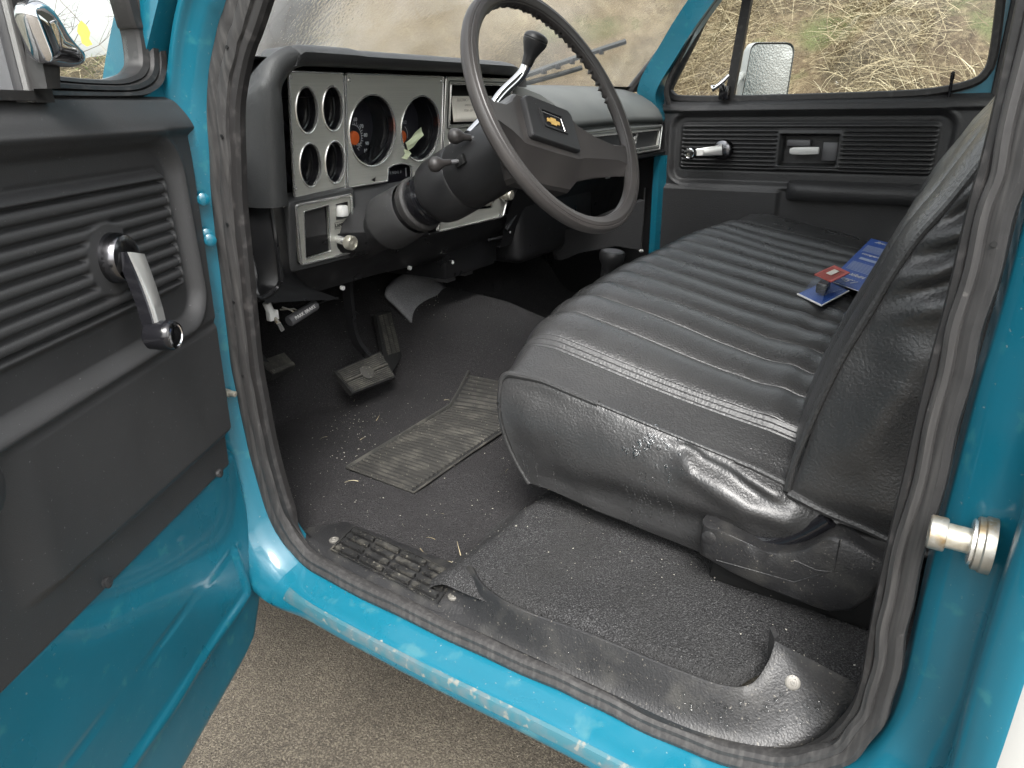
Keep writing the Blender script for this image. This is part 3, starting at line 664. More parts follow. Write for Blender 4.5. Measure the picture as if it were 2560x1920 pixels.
def on_rows(rws, u, v):                        # the surface point seen at a pixel, with its normal
    d = Vector(ray(u, v).tolist()).normalized(); best = None
    for i in range(1, len(rws) - 1):
        for j in range(1, len(rws[0]) - 1):
            p = rws[i][j]; e = (p - d * p.dot(d)).length
            if best is None or e < best[0]: best = (e, i, j)
    _, i, j = best; n = (rws[i + 1][j] - rws[i - 1][j]).cross(rws[i][j + 1] - rws[i][j - 1]).normalized()
    return rws[i][j], (n if n.dot(d) < 0 else -n)
q, qn_ = on_rows(rows, 1990, 1714); screw(q + qn_ * .0005, qn_, .0080, M['dull_steel'], sr)
bm = bmesh.new(); prism(bm, [V(.664, .086, -.58), V(.673, .095, -.58), V(.673, .096, -.543), V(.667, .089, -.550)], (.006, -.003, 0)); obj('upright_tab', bm, M['sill_plastic'], sr)

# ================================================================== driver door, swung open
DH = np.array([.468, .78, 0.]); DD = np.array([.879, .476, 0.]); DD /= np.linalg.norm(DD); DN = np.array([DD[1], -DD[0], 0.])   # plane point, direction to the hinge, inner normal
def DO(s, z, h=0.): return Vector((DH + DD * s + DN * h + np.array([0, 0, z])).tolist())
def DS(u, v, h=0.):
    r = ray(u, v); o = DH + DN * h; q = r * ((o @ DN) / (r @ DN)); return float((q - o) @ DD), float(q[2])
def DP(u, v, h=0.): return DO(*DS(u, v, h), h)
door = empty('door', tuple(DO(0, 0)), parent=truck, label='open driver door with black grained trim, crank and teal lower panel')
def door_relief(s, z, blk, rec, ribs, lower):
    """moulded height of a door trim; s grows towards the hinge"""
    h = np.zeros_like(s)
    h += .010 * sst(-.002, .010, z - rec[3]) - .024 * sst(rec[3] + .006, rec[3] + .062, z)             # top roll sloping up to the window
    d = sd_rr(s, z, *rec, .045); h += -.014 * sst(.0, -.014, d)
    h += .0035 * np.exp(-((d - .004) / .005) ** 2)
    d = sd_rr(s, z, *blk, .014); h += .010 * sst(.004, -.010, d) - .003 * np.exp(-(d / .0035) ** 2)
    inner = sst(-.006, -.012, d)
    d2 = np.abs(d + .0125); h -= .0036 * np.exp(-(d2 / .0016) ** 2)
    return h, inner
def ribs_h(z, z0, z1, n, gw=.0024, dep=.0064):
    sp = (z1 - z0) / n; f = ((z - z0) / sp) % 1.; inside = (z > z0 - sp * .5) & (z < z1 + sp * .5)
    dist = np.minimum(f, 1 - f) * sp
    return np.where(inside, -dep * np.exp(-(dist / gw) ** 2) + .0022 * (np.sin(np.pi * f) - .6), 0)
sf0, zf0 = DS(471, 263); sf1, zf1 = DS(599, 1161); sb, zb = DS(0, 1782)
zbot = lambda s: zf1 + (s - sf1) * (zb - zf1) / (sb - sf1)
ns, nz = 330, 330
sN = np.concatenate([np.linspace(-.72, -.36, 60), np.linspace(-.357, 0, 270)])       # 0 = front edge
tz = np.linspace(0, 1, nz)
S_, T_ = np.meshgrid(sN, tz, indexing='ij')
ztop = zf0 + .013
Z_ = ztop + (zbot(S_) - ztop) * T_
SE = sf0 + (sf1 - sf0) * (ztop - Z_) / (ztop - zf1); S_ = S_ + SE
rec = (-1.2, DS(505, 700)[0] - .004, DS(482, 817)[1], DS(400, 346)[1] + .001); blk = (-1.2, DS(466, 640)[0] + .002, DS(386, 774)[1] + .004, DS(415, 424)[1])
H_, inner = door_relief(S_, Z_, blk, rec, None, None)
z0r, z1r = DS(468, 696)[1], DS(424, 452)[1]
cs, cz = DS(290, 648)
hubgap = 1 - sst(.044, .036, np.hypot((S_ - cs), (Z_ - cz)))
H_ += inner * hubgap * ribs_h(Z_, z0r, z1r, 8)
plat = sst(.0, .016, Z_ - (zbot(S_) + .047)) * sst(-.02, .035, S_ - DS(110, 1500)[0] + .0) * sst(rec[2] - .004, rec[2] - .02, Z_)
H_ -= .011 * (1 - plat) * sst(rec[2] - .004, rec[2] - .02, Z_)
edge_ = np.minimum(SE - S_, .05); H_ -= .010 * (1 - sst(0, .012, edge_)) ** 2
H_ -= .010 * (1 - sst(0, .012, ztop - Z_)) ** 2
H_ -= .004 * (1 - sst(0, .006, Z_ - zbot(S_)))
S_, Z_, H_ = (np.pad(q, 1, mode='edge') for q in (S_, Z_, H_)); H_[[0, -1], :] -= .022; H_[:, [0, -1]] -= .022
A = DH + S_[..., None] * DD + H_[..., None] * DN; A[..., 2] += Z_
trim = obj('trim_panel', npgrid('trim_panel', A), M['trim'], door, 'grained black trim with moulded ribs')
for u, v in ((270, 1456), (550, 1183)):
    q = DP(u, v, .002); bm = bmesh.new(); lathe(bm, q, DN.tolist(), [(-.003, .006), (.0018, .006), (.003, .0035)], 12); obj('trim_screw', bm, M['trim_clean'], door)
# teal inner panel under the trim
rp = [DS(u, v, -.012) for u, v in ((468, 142), (478, 253), (600, 1161), (608, 1190), (642, 1324), (659, 1422), (658, 1484), (648, 1576), (621, 1637), (586, 1710), (553, 1775))]
zz = np.array([p[1] for p in rp])[::-1]; ss = np.array([p[0] for p in rp])[::-1]
zmin = zz[0] - .004
T_ = np.linspace(0, 1, 150); zrow = .03 + (zmin - .03) * T_
srow = np.interp(zrow, zz, ss)
low = np.clip((zz[2] - zrow) / (zz[2] - zmin), 0, 1); srow = srow - .0 * low
sU = np.linspace(0, 1, 160)
S_ = -.80 + (srow[None, :] + .80) * sU[:, None] ** .9; Z_ = np.broadcast_to(zrow[None, :], S_.shape).copy()
c1 = [DS(u, v, -.012) for u, v in ((588, 1372), (620, 1484), (326, 1920))]; c1.append((c1[2][0] - (c1[1][0] - c1[2][0]) * 2, c1[2][1] - (c1[1][1] - c1[2][1]) * 2))
c2 = [DS(u, v, -.012) for u, v in ((600, 1366), (580, 1382), (163, 1920))]; c2.append((c2[2][0] * 2 - c2[1][0], c2[2][1] * 2 - c2[1][1]))
H_ = -.014 - .03 * sst(.0, .03, Z_ - np.vectorize(zbot)(S_) - .004) + ridge(S_, Z_, c1, .0045, .0075) + ridge(S_, Z_, c2, .0016, -.0025) + .0012 * fbm(S_, Z_, 14, 9)
edge_ = srow[None, :] - S_; H_ -= .008 * (1 - sst(0, .015, edge_)) ** 2 + .010 * (1 - sst(0, .02, Z_ - zmin)) ** 2
A = DH + S_[..., None] * DD + H_[..., None] * DN; A[..., 2] += Z_
lp = obj('inner_panel', npgrid('inner_panel', A), M['paint'], door, 'dusty teal steel below the trim with a pressed crease')
bm = bmesh.new()                                   # door edge folding round to the outside
edge_pts = [Vector(A[-1, j].tolist()) for j in range(0, 150, 3)] + [Vector(A[i, -1].tolist()) for i in range(159, -1, -6)]
dn = Vector(DN.tolist())
grid(bm, [[p, p - dn * .004 + V(0, 0, -.001), p - dn * .03 + Vector((DD * .002).tolist()), p - dn * .055, p - dn * .062 - Vector((DD * .004).tolist())] for p in edge_pts]); obj('door_edge', bm, M['paint'], door)
bm = bmesh.new(); grid(bm, [[DO(s, z, -.075 - .01 * math.sin((z + .8) * 4)) for z in np.linspace(zmin, .02, 8)] for s in (-.98, .07)]); obj('outer_skin', bm, M['white_paint'], door)
# window frame, gasket, glass
fo = [DS(478, 262, -.02), DS(468, 142, -.02), DS(437, 0, -.02)]
sl_ = (fo[2][0] - fo[1][0]) / (fo[2][1] - fo[1][1])
top = (fo[2][0] + sl_ * (.46 - fo[2][1]) * 1.1, .46)
fi = [DS(u, v, -.02) for u, v in ((359, 0), (382, 70), (392, 127), (393, 177), (383, 212), (362, 232), (330, 243), (250, 246), (100, 246))]
sli = (fi[0][0] - fi[2][0]) / (fi[0][1] - fi[2][1])
ft = (fi[0][0] + sli * (.42 - fi[0][1]), .42)
outer = [fo[0], fo[1], fo[2], top, (-.98, .46), (-.98, .0), (sf0 - .01, .0)]
hole = [ft] + fi + [(-.90, fi[-1][1]), (-.90, .42)]
bm = bmesh.new(); plate(bm, [DO(*p, -.045) for p in outer], [[DO(*p, -.045) for p in hole]], dn * .03); obj('window_frame', bm, M['paint'], door, 'teal window frame of the open door')
gp = [DO(ft[0], ft[1], -.018)] + [DO(*p, -.018) for p in fi] + [DO(-.9, fi[-1][1], -.018)]
gi = [DS(u, v, -.02) for u, v in ((316, 0), (333, 50), (345, 95), (351, 152), (345, 172), (329, 186), (285, 198), (200, 195), (100, 183))]
gi0 = (gi[0][0] + sli * (.42 - gi[0][1]), .42)
go = [ft] + fi; gi_ = [gi0] + gi
rows = []
for k in range(len(go)):
    a, b = V(*go[k], 0), V(*gi_[k], 0); row = []
    for t, h in ((-.02, -.022), (.0, -.012), (.12, -.006), (.30, -.009), (.36, -.013), (.42, -.009), (.62, -.011), (.70, -.016), (.76, -.014), (.95, -.018), (1., -.022), (.98, -.040)):
        q = a.lerp(b, t); row.append(DO(q.x, q.y, h))
    rows.append(row)
bm = bmesh.new()
rows = [[Vector(x) for x in r] for r in rows]
dense = []
cols = [smooth_path([r[j] for r in rows], 4) for j in range(len(rows[0]))]
grid(bm, [[c[i] for c in cols] for i in range(len(cols[0]))]); obj('window_gasket', bm, M['gasket'], door, 'black rubber gasket of the quarter window', sharp=25)
gl_ = gi + [(gi[-1][0] - .25, gi[-1][1]), (gi[-1][0] - .25, .42), (gi0[0], .42)]
bm = bmesh.new(); prism(bm, [DO(s, z, -.034) for s, z in gl_], dn * -.004); obj('quarter_glass', bm, M['glass'], door)
# divider bar, glass channel and main window
b0, b1 = DS(100, 252, .0), DS(38, 0, .0); db = ((b1[0] - b0[0]) / (b1[1] - b0[1]))
def bar(off0, off1, h0, h1):
    bm = bmesh.new(); z0, z1 = .010, .44
    pts = [(b0[0] + db * (z0 - b0[1]) + off0, z0), (b0[0] + db * (z0 - b0[1]) + off1, z0), (b0[0] + db * (z1 - b0[1]) + off1, z1), (b0[0] + db * (z1 - b0[1]) + off0, z1)]
    prism(bm, [DO(s, z, h0) for s, z in pts], dn * (h1 - h0)); return bm
obj('divider_bar', bar(-.010, .014, -.036, .004), M['gasket'], door, 'black divider bar between quarter window and main window')
obj('glass_channel', bar(-.024, -.011, -.034, -.004), M['grey_plastic'], door); obj('channel_strip', bar(-.0125, -.0095, -.0035, .001), M['silver'], door)
bm = bmesh.new(); prism(bm, [DO(b0[0] - .03, -.0, -.026), DO(b0[0] - .03 + db * .42, .42, -.026), DO(-.95, .42, -.026), DO(-.95, 0, -.026)], dn * -.005); obj('main_glass', bm, M['glass'], door)
bm = bmesh.new(); box(bm, (0, 0, 0), (1, 1, 1)); bmesh.ops.delete(bm, geom=bm.verts[:], context='VERTS')
prism(bm, [DO(-.9, zf0 + .004, -.016), DO(DS(112, 258)[0], zf0 + .004, -.016), DO(DS(92, 252)[0], zf0 + .012, -.016), DO(-.9, zf0 + .014, -.016)], dn * .02); obj('sweep_strip', bm, M['gasket'], door)
# quarter window latch
lat = [(50, 22), (58, 4), (76, -4), (98, 8), (122, 42), (150, 88), (178, 122), (196, 140), (199, 155), (188, 166), (165, 168), (130, 163), (108, 158), (96, 142), (80, 105), (62, 60)]
bm = bmesh.new(); cl = [DP(u, v, .022) for u, v in lat]; mid = DP(105, 95, .036)
ln2 = smooth_path(cl, 3, closed=True)
c0 = sum(ln2, V(0, 0, 0)) / len(ln2)
rows = [[c0 + (p - c0) * k + dn * h for p in ln2] for k, h in ((.86, -.010), (1., -.004), (1., .001), (.93, .007), (.78, .011), (.45, .013))]
vv = grid(bm, rows, closed_v=True); bm.faces.new(vv[-1]); bm.faces.new(vv[0]); obj('quarter_latch', bm, M['chrome'], door, 'chrome quarter window latch')
bm = bmesh.new(); prism(bm, [DP(u, v, .004) for u, v in ((52, 60), (98, 95), (112, 160), (114, 222), (80, 222), (66, 150))], dn * .014); obj('latch_base', bm, M['gasket'], door)
# window crank
def crank(parent, hub, along, out, L, scale=1., lab=None):
    along, out = Vector(along).normalized(), Vector(out).normalized(); side = along.cross(out).normalized(); k = scale
    cr = obj('window_crank', (lambda b: (lathe(b, hub, out, [(-.004, .027 * k), (.010 * k, .026 * k), (.015 * k, .0235 * k), (.0175 * k, .018 * k), (.018 * k, .002)], 28), b)[1])(bmesh.new()), M['grey_chrome'], parent, lab)
    bm = bmesh.new(); rows = []
    for t in np.linspace(0, 1, 14):
        wdt = (.0150 - .0058 * t) * k * (1 if t < .97 else .8); p = hub + along * (L * (t * 1.0 - .06)) + out * (.020 * k + .020 * k * math.sin(t * 1.35))
        rows.append([p + side * x + out * y for x, y in ((-wdt, -.010 * k), (-wdt, .002 * k), (-wdt * .75, .005 * k), (wdt * .75, .005 * k), (wdt, .002 * k), (wdt, -.010 * k))])
    vv = grid(bm, rows, closed_v=True); bm.faces.new(vv[0]); bm.faces.new(vv[-1]); obj('crank_arm', bm, M['gloss_black'], cr, sharp=30)
    bm = bmesh.new(); rows = []
    for t in np.linspace(.0, .90, 14):
        e = 1 - .35 * max(0, (t - .8) / .06) ** 2 * 0; wdt = (.0132 - .0050 * t) * k; p = hub + along * (L * (t * 1.0 - .06)) + out * (.0253 * k + .020 * k * math.sin(t * 1.35))
        rows.append([p + side * x + out * y for x, y in ((-wdt, -.002), (-wdt, .0006), (-wdt * .8, .0018 * k), (wdt * .8, .0018 * k), (wdt, .0006), (wdt, -.002))])
    vv = grid(bm, rows, closed_v=True); bm.faces.new(vv[0]); bm.faces.new(vv[-1]); obj('crank_insert', bm, M['silver_satin'], cr, sharp=30)
    kp = hub + along * L * .97 + out * (.028 * k)
    bm = bmesh.new(); lathe(bm, kp, out, [(0, .012 * k), (.003 * k, .0150 * k), (.016 * k, .0162 * k), (.028 * k, .0158 * k), (.030 * k, .0145 * k)], 24); obj('crank_knob', bm, M['gloss_black'], cr)
    bm = bmesh.new(); lathe(bm, kp + out * .0295 * k, out, [(0, .0142 * k), (.002 * k, .0140 * k), (.0025 * k, .0115 * k), (.0015 * k, .011 * k), (.0018 * k, .002)], 24); obj('knob_cap', bm, M['chrome'], cr)
    return cr
M['grey_chrome'] = material('smoked chrome', (.16, .16, .17), .2, metal=1.)
M['silver_satin'] = material('satin silver insert', (.68, .68, .66), .3, metal=.8)
hub = DP(285, 645, -.004); tip = DP(374, 838, .03)
al = tip - (hub + dn * .03); crank(door, hub, al, dn, al.length * 1.03, 1.0, 'chrome and black window crank hanging down on the open door')
# arm rest
se, za = DS(36, 1140, .05); bm = bmesh.new()
rows = []
for s, k in [(-.8, 1), (se - .06, 1)] + [(se - .06 + .06 * math.sin(a), math.cos(a) ** .6 if a < 1.55 else .05) for a in np.linspace(.15, 1.56, 14)]:
    zc, hh = za - .012, .045 * (.35 + .65 * k)
    rows.append([DO(s, zc + hh * a, .058 * b * (.3 + .7 * k)) for a, b in [(-1.1, 0)] + [(-math.cos(t) * (1 - .1 * math.sin(t)), math.sin(t) ** .55) for t in np.linspace(.12, math.pi - .12, 20)] + [(1.05, 0)]])
vv = grid(bm, rows); bm.faces.new(vv[-1]); obj('armrest', bm, M['trim'], door, sharp=50)

# ================================================================== passenger door, shut
PX = 2.30
pdoor = empty('door', (PX, .4, 0), parent=truck, label='closed passenger door with black ribbed trim and pale handle')
def YZ(u, v, x=PX): q = P(u, v, x=x); return q.y, q.z
yF, yR = .905, -.03; zT, zB = .012, -.66
yy = np.linspace(yR, yF, 190); zz = np.concatenate([np.linspace(zT, -.30, 190), np.linspace(-.303, zB, 50)])
S_, Z_ = np.meshgrid(yy, zz, indexing='ij')
rec = (YZ(2385, 360)[0], YZ(1676, 360)[0], YZ(1720, 458)[1], YZ(1900, 281)[1]); blk = (YZ(2345, 360)[0], YZ(1699, 360)[0], YZ(1950, 430)[1], YZ(1950, 307)[1])
H_, inner = door_relief(S_, Z_, blk, rec, None, None)
hb = (YZ(2092, 375)[0] - .012, YZ(1948, 375)[0] + .012, YZ(2000, 418)[1] - .008, YZ(2000, 333)[1] + .008)
dH = sd_rr(S_, Z_, *hb, .012)
H_ += inner * sst(.0, .006, dH) * ribs_h(Z_, YZ(1900, 419)[1], YZ(1900, 322)[1], 9, gw=.0030, dep=.0085) 
H_ += .003 * np.exp(-((dH + .008) / .004) ** 2); H_ -= .045 * sst(-.010, -.016, dH)
H_ += .012 * sst(YZ(1950, 540)[0], YZ(1942, 540)[0] + .012, S_) * sst(rec[2] - .002, rec[2] - .018, Z_)
H_ -= .02 * (1 - sst(0, .03, zT - Z_)) ** 2
H_ -= .02 * (1 - sst(0, .02, yF - S_)) ** 2
A = np.stack([PX - H_, S_, Z_], -1)
ptrim = obj('trim_panel', npgrid('trim_panel', A), M['trim_clean'], pdoor, 'clean black trim with moulded ribs')
bm = bmesh.new(); rows = []
for y, k in ((-.05, 1), (.36, 1), (.425, .95), (.446, .78), (.458, .55)):
    rows.append([V(PX + .01 - .062 * b * k, y, -.252 + c) for b, c in ((0, .028), (.75, .022), (.97, .012), (1, 0.002), (.96, -.014), (.85, -.024), (0, -.030))])
vv = grid(bm, rows); bm.faces.new(vv[-1]); obj('armrest', bm, M['trim_clean'], pdoor, sharp=45)
hc = P(2018, 376, x=PX + .02)
bm = bmesh.new(); bh = [hb[0] + .02, hb[1] - .02]; ym = P(2010, 377, x=PX - .002)
rows = []
for t in np.linspace(-1, 1, 12):
    p = V(PX - .004 + .006 * t * t, ym.y - t * .040, ym.z + .001 * t); hh = .0105 - .0025 * (t < -.85) - .0012 * abs(t)
    rows.append([p + V(a, 0, b) for a, b in ((.012, -hh), (-.004, -hh), (-.008, -hh * .4), (-.008, hh * .5), (-.003, hh), (.012, hh))])
vv = grid(bm, rows, closed_v=True); bm.faces.new(vv[0]); bm.faces.new(vv[-1]); obj('door_handle', bm, M['white_plastic'], pdoor, 'pale inside door handle in a recessed cup', sharp=35)
bm = bmesh.new(); q = P(2076, 375, x=PX + .03); box(bm, q - V(.01, .02, .03), q + V(.008, .02, .022), .002); obj('handle_plate', bm, M['grey_plastic'], pdoor); bm = bmesh.new(); q = P(2000, 358, x=PX + .03); box(bm, q - V(.01, .03, .008), q + V(.01, .035, .010), .002); obj('handle_bracket', bm, M['grey_plastic'], pdoor)
hub = P(1808, 374, x=PX - .006); tip = P(1732, 382, x=PX - .045)
al = tip - (hub + V(-.03, 0, 0)); crank(pdoor, hub, al, (-1, 0, 0), al.length * 1.02, 1.15, 'chrome and black window crank lying level on the closed door')
bm = bmesh.new(); lathe(bm, P(2372, 243, x=PX + .012), (0, .02, 1), [(-.02, .0042), (.040, .0040), (.044, .0052), (.060, .0050), (.062, .003)], 10); obj('lock_button', bm, M['gloss_black'], pdoor)
# upper frame of the passenger door
def yz(pix, x): return [(lambda q: (q.y, q.z))(P(u, v, x=x)) for u, v in pix]
hole = yz([(1786, -10), (1735, 95), (1700, 165), (1676, 212), (1673, 230), (1684, 243), (1706, 248), (1815, 249), (2000, 245), (2200, 239), (2330, 231), (2430, 209), (2468, 180), (2484, 140), (2496, 60), (2504, -10)], 2.32)
ex = [(hole[-1][0] + .005, .46), (hole[0][0] - .13, .46)]
outer = yz([(1765, -10), (1640, 225)], 2.32); 
outer = [(hole[0][0] - .11, .50), (outer[0][0] + .012, outer[0][1]), (outer[1][0] + .035, outer[1][1] + .02), (.93, .0), (.93, -.04), (-.02, -.04), (-.02, .50)]
bm = bmesh.new(); plate(bm, [V(2.325, y, z) for y, z in outer], [[V(2.325, y, z) for y, z in hole + ex]], (.03, 0, 0)); obj('window_frame', bm, M['paint'], pdoor, 'teal window frame of the closed door')
bm = bmesh.new(); pth = smooth_path([V(2.318, y, z) for y, z in hole], 3)
sweep(bm, pth, [(-.012, .0), (-.009, .006), (.004, .007), (.010, .001), (.010, -.012), (-.012, -.012)], up=(-1, 0, 0)); obj('window_gasket', bm, M['gasket'], pdoor)
bm = bmesh.new(); prism(bm, [V(2.335, y, z) for y, z in hole + ex], (.004, 0, 0)); obj('door_glass', bm, M['glass'], pdoor)
d0, d1 = P(1822, 250, x=2.318), P(1872, -20, x=2.318); d2 = d0 + (d1 - d0) * 1.7
bm = bmesh.new(); sweep(bm, [d0 - V(0, 0, .01), d2], [(-.013, -.012), (.013, -.012), (.013, .010), (-.013, .010)], up=(-1, 0, 0)); obj('divider_bar', bm, M['gasket'], pdoor, 'black divider bar between quarter and main window')
bm = bmesh.new(); q = P(1810, 235, x=2.295); box(bm, q - V(.01, .016, .016), q + V(.02, .014, .022), .003); obj('latch_base', bm, M['gloss_black'], pdoor)
bm = bmesh.new(); tube(bm, smooth_path([P(1778, 222, x=2.255), P(1792, 216, x=2.262), P(1808, 203, x=2.268), P(1823, 188, x=2.272)], 5), lambda t: .0075 - .002 * t + .003 * math.exp(-((t - .05) / .12) ** 2), 10); obj('quarter_latch', bm, M['chrome'], pdoor, 'small chrome quarter window latch')
bm = bmesh.new(); tube(bm, [P(1806, 208, x=2.27), P(1812, 232, x=2.295)], .006, 8); obj('latch_stem', bm, M['chrome'], pdoor)

# passenger door mirror
mirror = empty('side_mirror', (2.6, .62, 0), parent=truck, label='white-backed passenger side mirror wet with rain')
gq = [P(1885, 118, x=2.66), P(1928, 113, x=2.62), P(1964, 120, x=2.58), P(1979, 150, x=2.565), P(1972, 205, x=2.57), P(1962, 240, x=2.58)]
ctr = P(1915, 190, x=2.62); mr_ = V(.70, -.71, 0).normalized(); mu_ = V(0, 0, 1); mn_ = mu_.cross(mr_).normalized()
if mn_.y > 0: mn_ = -mn_
ctr = P(1912, 208, x=2.63)
mo = round_poly([(-.088, -.125), (.080, -.125), (.092, .118), (-.062, .118)], [.03, .03, .035, .025], 5)
bm = bmesh.new(); prism(bm, [ctr + mr_ * a + mu_ * b for a, b in mo], mn_ * .002); obj('mirror_glass', bm, M['mirror'], mirror, 'rain-spotted mirror glass')
bm = bmesh.new(); rows = []
for k, d in ((1.05, .004), (1.06, -.002), (1.06, -.03), (.96, -.055), (.6, -.085), (.2, -.09)):
    rows.append([ctr + mr_ * (a * k) + mu_ * (b * k) + mn_ * d for a, b in mo])
vv = grid(bm, rows, closed_v=True); bm.faces.new(vv[-1]); obj('mirror_housing', bm, M['white_paint'], mirror)
bm = bmesh.new(); q = P(1852, 190, x=2.58); tube(bm, smooth_path([V(2.42, .70, -.06), V(2.50, .715, .02), q, q + V(.09, -.03, .006)], 5), .0125, 10); obj('mirror_arm', bm, M['white_paint'], mirror)
bm = bmesh.new(); lathe(bm, q + V(.02, -.006, .002), V(.9, -.3, .06), [(0, .019), (.012, .02), (.02, .02)], 16); obj('arm_socket', bm, M['grey_plastic'], mirror)

# ================================================================== dashboard; its face leans a little to the driver
DNo = Vector((0, -1, -.119)).normalized(); DEz = Vector((0, -.119, 1)).normalized(); DO_ = V(0, 1.0, .06); EX = V(1, 0, 0)
def Q2(x, w_, h=0.): return DO_ + EX * x + DEz * w_ + DNo * h
def D2(u, v, h=0.):
    r = Vector(ray(u, v).tolist()); o = DO_ + DNo * h; q = r * (o.dot(DNo) / r.dot(DNo)); return q.x, (q - o).dot(DEz)
def dplate(name, outer, holes, h0, h1, mat, par, label=None, sharp=38):
    bm = bmesh.new(); plate(bm, [Q2(x, y, h0) for x, y in outer], [[Q2(x, y, h0) for x, y in hl] for hl in holes], DNo * (h1 - h0)); return obj(name, bm, mat, par, label, sharp=sharp)
def dloop(name, ol, h, r, mat, par, closed=True):
    bm = bmesh.new(); tube(bm, [Q2(x, y, h) for x, y in ol], r, 6, closed=closed, up=DNo); return obj(name, bm, mat, par)
def ccl(cx, cy, r, n=40): return [(cx + r * math.cos(2 * math.pi * k / n), cy + r * math.sin(2 * math.pi * k / n)) for k in range(n)]
dash = empty('dashboard', (1.46, 1.0, .06), parent=truck, label='black padded dashboard')
# padded hood: an upside-down L round the instruments
path = [(.869, -.212, .070), (.869, -.15, .070), (.869, -.05, .069), (.869, -.020, .066), (.871, -.004, .055), (.880, .006, .036), (.90, .009, .030), (1.05, .009, .029), (1.25, .009, .029), (1.48, .009, .028), (1.58, .007, .027), (1.606, .000, .025), (1.618, -.016, .022), (1.621, -.04, .018), (1.622, -.11, .016)]
pp = smooth_path([V(a, b, c) for a, b, c in path], 7); rows = []
for i, p in enumerate(pp):
    t = pp[min(i + 1, len(pp) - 1)] - pp[max(i - 1, 0)]; t = V(t.x, t.y, 0).normalized(); nrm = V(-t.y, t.x, 0)
    LB = float(sst(.02, -.03, p.y)) * (p.x < 1.); wdt = p.z + .022 * LB; RB_ = float(sst(1.50, 1.61, p.x)); fr = (.050 - .032 * RB_) + .010 * float(sst(.02, -.06, p.y)) * (p.x < 1.)
    back = .36
    prof = [(0, -.01), (0, .006), (0, fr - .012), (.003, fr - .004), (.010, fr + .003), (.35 * wdt + .006, fr + .0045), (wdt * .62, fr + .001), (wdt * .82, fr - .008), (wdt * .95, fr - .022), (wdt, fr - .045), (wdt * 1.0, -.02), (wdt * .97, -.10), (wdt * .8, -.20), (wdt * .55, -back)]
    rows.append([Q2(p.x, p.y, 0) + EX * (nrm.x * (a + .046 * LB * min(1, max(0, b / fr)) ** 1.0 * (1 - a / wdt) * (b > 0))) + DEz * (nrm.y * a - (.05 * max(0, -b - .08) if nrm.y > .5 else 0) * 1.0) + V(0, -b, 0) * 1. for a, b in prof])
for r_ in rows:
    for k_, q_ in enumerate(r_): r_[k_] = q_ - V(0, 0, .65 * max(0, q_.y - .955) * float(sst(.92, .83, q_.x)) * float(sst(-.08, .05, q_.z)))
bm = bmesh.new(); grid(bm, rows); obj('instrument_hood', bm, M['pad'], dash, 'pebble-grained padded hood over the gauges', sharp=60)
# plain end caps and faces behind the bezels
dplate('backing_panel', [(.872, .008), (1.62, .008), (1.62, -.36), (.872, -.36)], [], -.075, -.08, M['black'], dash)
bm = bmesh.new(); rows = []
xs = np.linspace(1.60, 2.292, 26)
for x in xs:
    e = float(sst(2.292, 2.24, x)); k = .02 * (1 - e)
    yb = min(1.32, ws_y(x, .04) - .02); sh = -.006 * ((x - 1.9) / .4) ** 2
    prof = [(yb, .052), (1.02, .050), (.97, .043), (.92, .026), (.885, .006), (.862, -.014), (.849, -.034), (.846, -.044), (.850, -.051), (.862, -.054), (.862, -.058), (.853, -.060), (.848, -.066)]
    rows.append([V(x, y + k * (i > 2), z + sh - k * .6) for i, (y, z) in enumerate(prof)])
vv = grid(bm, rows); bm.faces.new(vv[0] + [bm.verts.new(V(1.60, .90, -.16)), bm.verts.new(V(1.60, 1.25, -.16))]); obj('passenger_pad', bm, M['pad_faded'], dash, 'faded padded dash top on the passenger side', sharp=50)
bm = bmesh.new(); rows = []
for x in np.linspace(.80, 1.66, 20):
    yb = min(1.32, ws_y(x, .04) - .02); rows.append([V(x, y, z) for y, z in ((1.02, .082), (1.10, .078), (yb * .6 + 1.1 * .4, .066), (yb, .050))])
grid(bm, rows); obj('dash_top', bm, M['pad_faded'], dash)
# glove box front
GY = .858
gl0 = round_poly([(1.66, -.140), (2.238, -.138), (2.252, -.066), (1.66, -.066)], .006, 3)
gl1 = round_poly([(1.69, -.128), (2.222, -.126), (2.232, -.080), (1.69, -.080)], .004, 3)
gb = bmesh.new(); plate(gb, [V(x, GY, z) for x, z in gl0], [[V(x, GY, z) for x, z in gl1]], (0, -.006, 0)); glove = obj('glovebox_bezel', gb, M['alu'], dash, 'brushed aluminium surround of the glovebox')
bm = bmesh.new(); prism(bm, [V(x, GY + .002, z) for x, z in gl1], (0, .004, 0)); gd = obj('glovebox_door', bm, M['pad'], dash)
for ol, r in ((gl0, .0022), (gl1, .0016)):
    bm = bmesh.new(); tube(bm, [V(x, GY - .006, z) for x, z in ol], r, 6, closed=True, up=(0, 1, 0)); obj('bezel_edge', bm, M['silver'], dash)
bm = bmesh.new(); tube(bm, [V(x, GY - .007, z) for x, z in round_poly([(1.672, -.134), (2.230, -.132), (2.242, -.073), (1.672, -.073)], .005, 3)], .0012, 5, closed=True, up=(0, 1, 0)); obj('bezel_edge', bm, M['dash_black'], dash)
text('emblem_lettering', 'nd', .046, P(1583, 350, y=GY - .004), (1, 0, 0), (0, 0, 1), M['silver'], dash, .002, shear=.25)
bm = bmesh.new(); q0, q1 = P(1588, 342, y=GY - .003), P(1597, 337, y=GY - .003); tube(bm, [q0 - V(.03, 0, .004), q1], .0012, 5, up=(0, 1, 0)); tube(bm, [q0 - V(.02, 0, .044), q1 + V(.0, 0, -.040)], .0012, 5, up=(0, 1, 0)); obj('emblem_bar', bm, M['silver'], dash)
